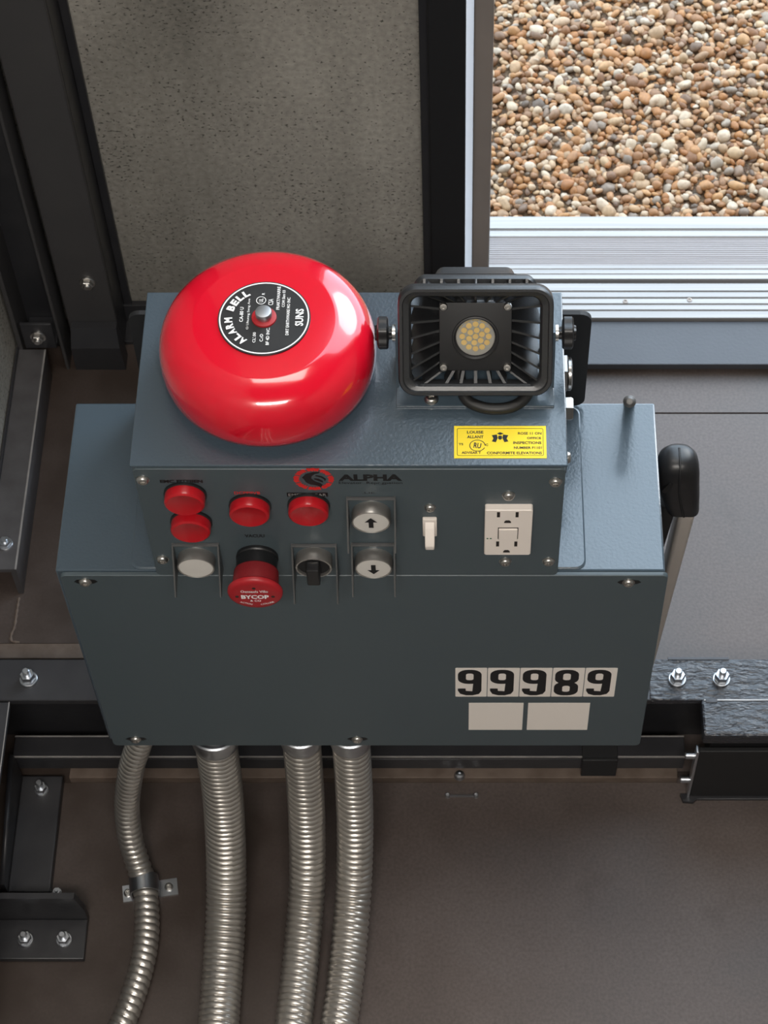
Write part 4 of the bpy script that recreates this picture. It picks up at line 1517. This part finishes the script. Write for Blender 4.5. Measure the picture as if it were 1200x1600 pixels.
def conduit(path, R, amp, pitch, label, fit_r, seg=28, fitting=True):
    p0 = V(path[0])
    t = Thing('flexible_conduit', (path[4][0], path[4][1], 0), label, 'conduit', 'metal conduits under the box')
    bm = new_bm()
    tube(bm, path, R, seg, rib(R, amp, pitch), step=pitch / 8)
    t.part('corrugated_tube', bm, 'conduit')
    if fitting:
        d = (V(path[1]) - p0).normalized()
        bm = new_bm()
        s0, s1 = 0.030, 0.055
        lathe(bm, [(0, -0.012), (fit_r * 0.93, -0.012), (fit_r * 0.93, s0), (fit_r, s0 + 0.002), (fit_r * 1.03, s0 + 0.012), (fit_r * 1.03, s1 - 0.008), (fit_r * 0.99, s1 - 0.005), (R * 1.02, s1 - 0.004), (R * 0.98, s1 - 0.008)],
              p0, d, 40)
        f = t.part('box_connector', bm, 'zinc')
        bm = new_bm()
        lathe(bm, [(fit_r * 1.04, s0 + 0.0), (fit_r * 1.12, s0 + 0.001), (fit_r * 1.12, s0 + 0.006), (fit_r * 1.04, s0 + 0.007)], p0, d, 40)
        t.part('connector_ring', bm, 'zinc', f)


C1 = [(-0.217, 0.0352, 0.262), (-0.2184, 0.0271, 0.208), (-0.2179, 0.0129, 0.15), (-0.2189, -0.0077, 0.095), (-0.22, -0.0407, 0.05), (-0.2208, -0.0779, 0.03), (-0.2218, -0.1252, 0.021), (-0.2225, -0.1675, 0.018), (-0.2234, -0.26, 0.018), (-0.224, -0.36, 0.018), (-0.23, -0.7, 0.018), (-0.24, -1.1, 0.018)]
C2 = [(-0.1398, 0.0352, 0.262), (-0.1406, 0.0271, 0.208), (-0.1407, 0.0129, 0.15), (-0.1415, -0.0077, 0.095), (-0.143, -0.0407, 0.05), (-0.1458, -0.0779, 0.03), (-0.1495, -0.1243, 0.0185), (-0.1527, -0.1667, 0.0155), (-0.160, -0.26, 0.0155), (-0.168, -0.36, 0.0155), (-0.185, -0.7, 0.0155), (-0.19, -1.1, 0.0155)]
C3 = [(-0.096, 0.0352, 0.262), (-0.0959, 0.0271, 0.208), (-0.0956, 0.0129, 0.15), (-0.0962, -0.0077, 0.095), (-0.0984, -0.0407, 0.05), (-0.1013, -0.0779, 0.03), (-0.1053, -0.1243, 0.0185), (-0.1102, -0.1667, 0.0155), (-0.122, -0.26, 0.0155), (-0.132, -0.36, 0.0155), (-0.142, -0.7, 0.0155), (-0.14, -1.1, 0.0155)]
C0 = [(-0.2716, 0.0352, 0.262), (-0.2893, 0.0286, 0.205), (-0.3019, 0.0244, 0.16), (-0.3138, 0.0186, 0.095), (-0.3156, 0.0054, 0.05), (-0.3115, -0.0076, 0.026), (-0.3039, -0.0287, 0.013), (-0.2994, -0.0573, 0.0105), (-0.2979, -0.0832, 0.0105), (-0.3001, -0.1088, 0.0105), (-0.3056, -0.1371, 0.0105), (-0.3135, -0.165, 0.0105), (-0.340, -0.235, 0.0105), (-0.37, -0.33, 0.0105), (-0.40, -0.6, 0.0105), (-0.40, -1.1, 0.0105)]
def lift(P, d):
    return [(x, y, z + d) for x, y, z in P]


conduit(lift(C1, 0.0015), 0.0193, 0.0020, 0.0060, 'thickest ribbed metal conduit, second from the left under the box', 0.0208)
conduit(lift(C2, 0.002), 0.0175, 0.0020, 0.0064, 'ribbed metal conduit in the middle, right beside the thickest conduit', 0.0186)
conduit(lift(C3, 0.002), 0.0175, 0.0022, 0.0066, 'rightmost ribbed metal conduit under the box', 0.0186)
conduit(lift(C0, 0.0018), 0.0122, 0.0020, 0.0072, 'thin ribbed metal conduit held to the floor by a strap', 0.011, seg=20, fitting=False)

# two-hole strap over the thin conduit
t = Thing('conduit_strap', (-0.303, -0.0285, 0), 'shiny zinc two-hole strap over the thin conduit', 'strap')
sc_ = V((-0.3042, -0.0285, 0.0125))
dirc = V((0.16, -0.985, 0)).normalized()
sd = V((0.985, 0.16, 0)).normalized()
bm = new_bm()
prof = []
for a in np.linspace(-0.2, PI + 0.2, 18):
    prof.append((0.0127 * math.cos(a), 0.0148 + 0.0127 * math.sin(a)))
outer = [(0.0310, 0.0002), (0.0310, 0.0018), (0.0138, 0.0018)] + [(x * 1.14, 0.0148 + (z - 0.0148) * 1.14) for x, z in prof] + [(-0.0138, 0.0018), (-0.0225, 0.0018), (-0.0225, 0.0002)]
inner = [(-0.0122, 0.0002)] + [p for p in prof[::-1]] + [(0.0122, 0.0002)]
loop2 = outer + inner
base_ = V((sc_.x, sc_.y, 0))
poly_prism(bm, [base_ + sd * x + V((0, 0, z)) + dirc * 0.0085 for x, z in loop2], -dirc * 0.017)
strap = t.part('strap_band', bm, 'zinc')
for x in (0.0225, -0.0175):
    bm = new_bm()
    c = base_ + sd * x + V((0, 0, 0.0018))
    lathe(bm, [(0.0042, 0), (0.0040, 0.0015), (0.0026, 0.0026), (0.0014, 0.0026), (0.0012, 0.0014), (0, 0.0014)], c, (0, 0, 1), 18)
    t.part('strap_screw', bm, 'steel', strap)

# ------------------------------------------------------------------ unseen fill lamps, added under the ceiling to brighten the room
def fill_lamp(cx, cy, w, d, power, color, label):
    t = Thing('fill_lamp', (cx, cy, ZC - 0.06), label, 'lamp', 'added fill lamps')
    t.box('housing', (cx - w / 2, cy - d / 2, ZC - 0.05), (cx + w / 2, cy + d / 2, ZC), 'sticker', 0.004)
    t.box('diffuser', (cx - w / 2 + 0.02, cy - d / 2 + 0.02, ZC - 0.058), (cx + w / 2 - 0.02, cy + d / 2 - 0.02, ZC - 0.050), 'fill_panel')
    ld = bpy.data.lights.new('fill_lamp_light', 'AREA')
    ld.shape = 'RECTANGLE'
    ld.size, ld.size_y = w - 0.05, d - 0.05
    ld.energy = power
    ld.color = color
    lo = bpy.data.objects.new('fill_lamp_light', ld)
    COL.objects.link(lo)
    lo.parent = t.o
    lo.location = V((cx, cy, ZC - 0.062)) - t.base


fill_lamp(0.0, -1.42, 1.0, 0.45, FILL_POWER, (1.0, 0.96, 0.91), 'flat warm fill lamp added out of view over the front of the platform')
fill_lamp(-0.05, 0.36, 0.8, 0.4, FILL_POWER_REAR, (1.0, 0.97, 0.92), 'flat white fill lamp added out of view above the grey boxes')
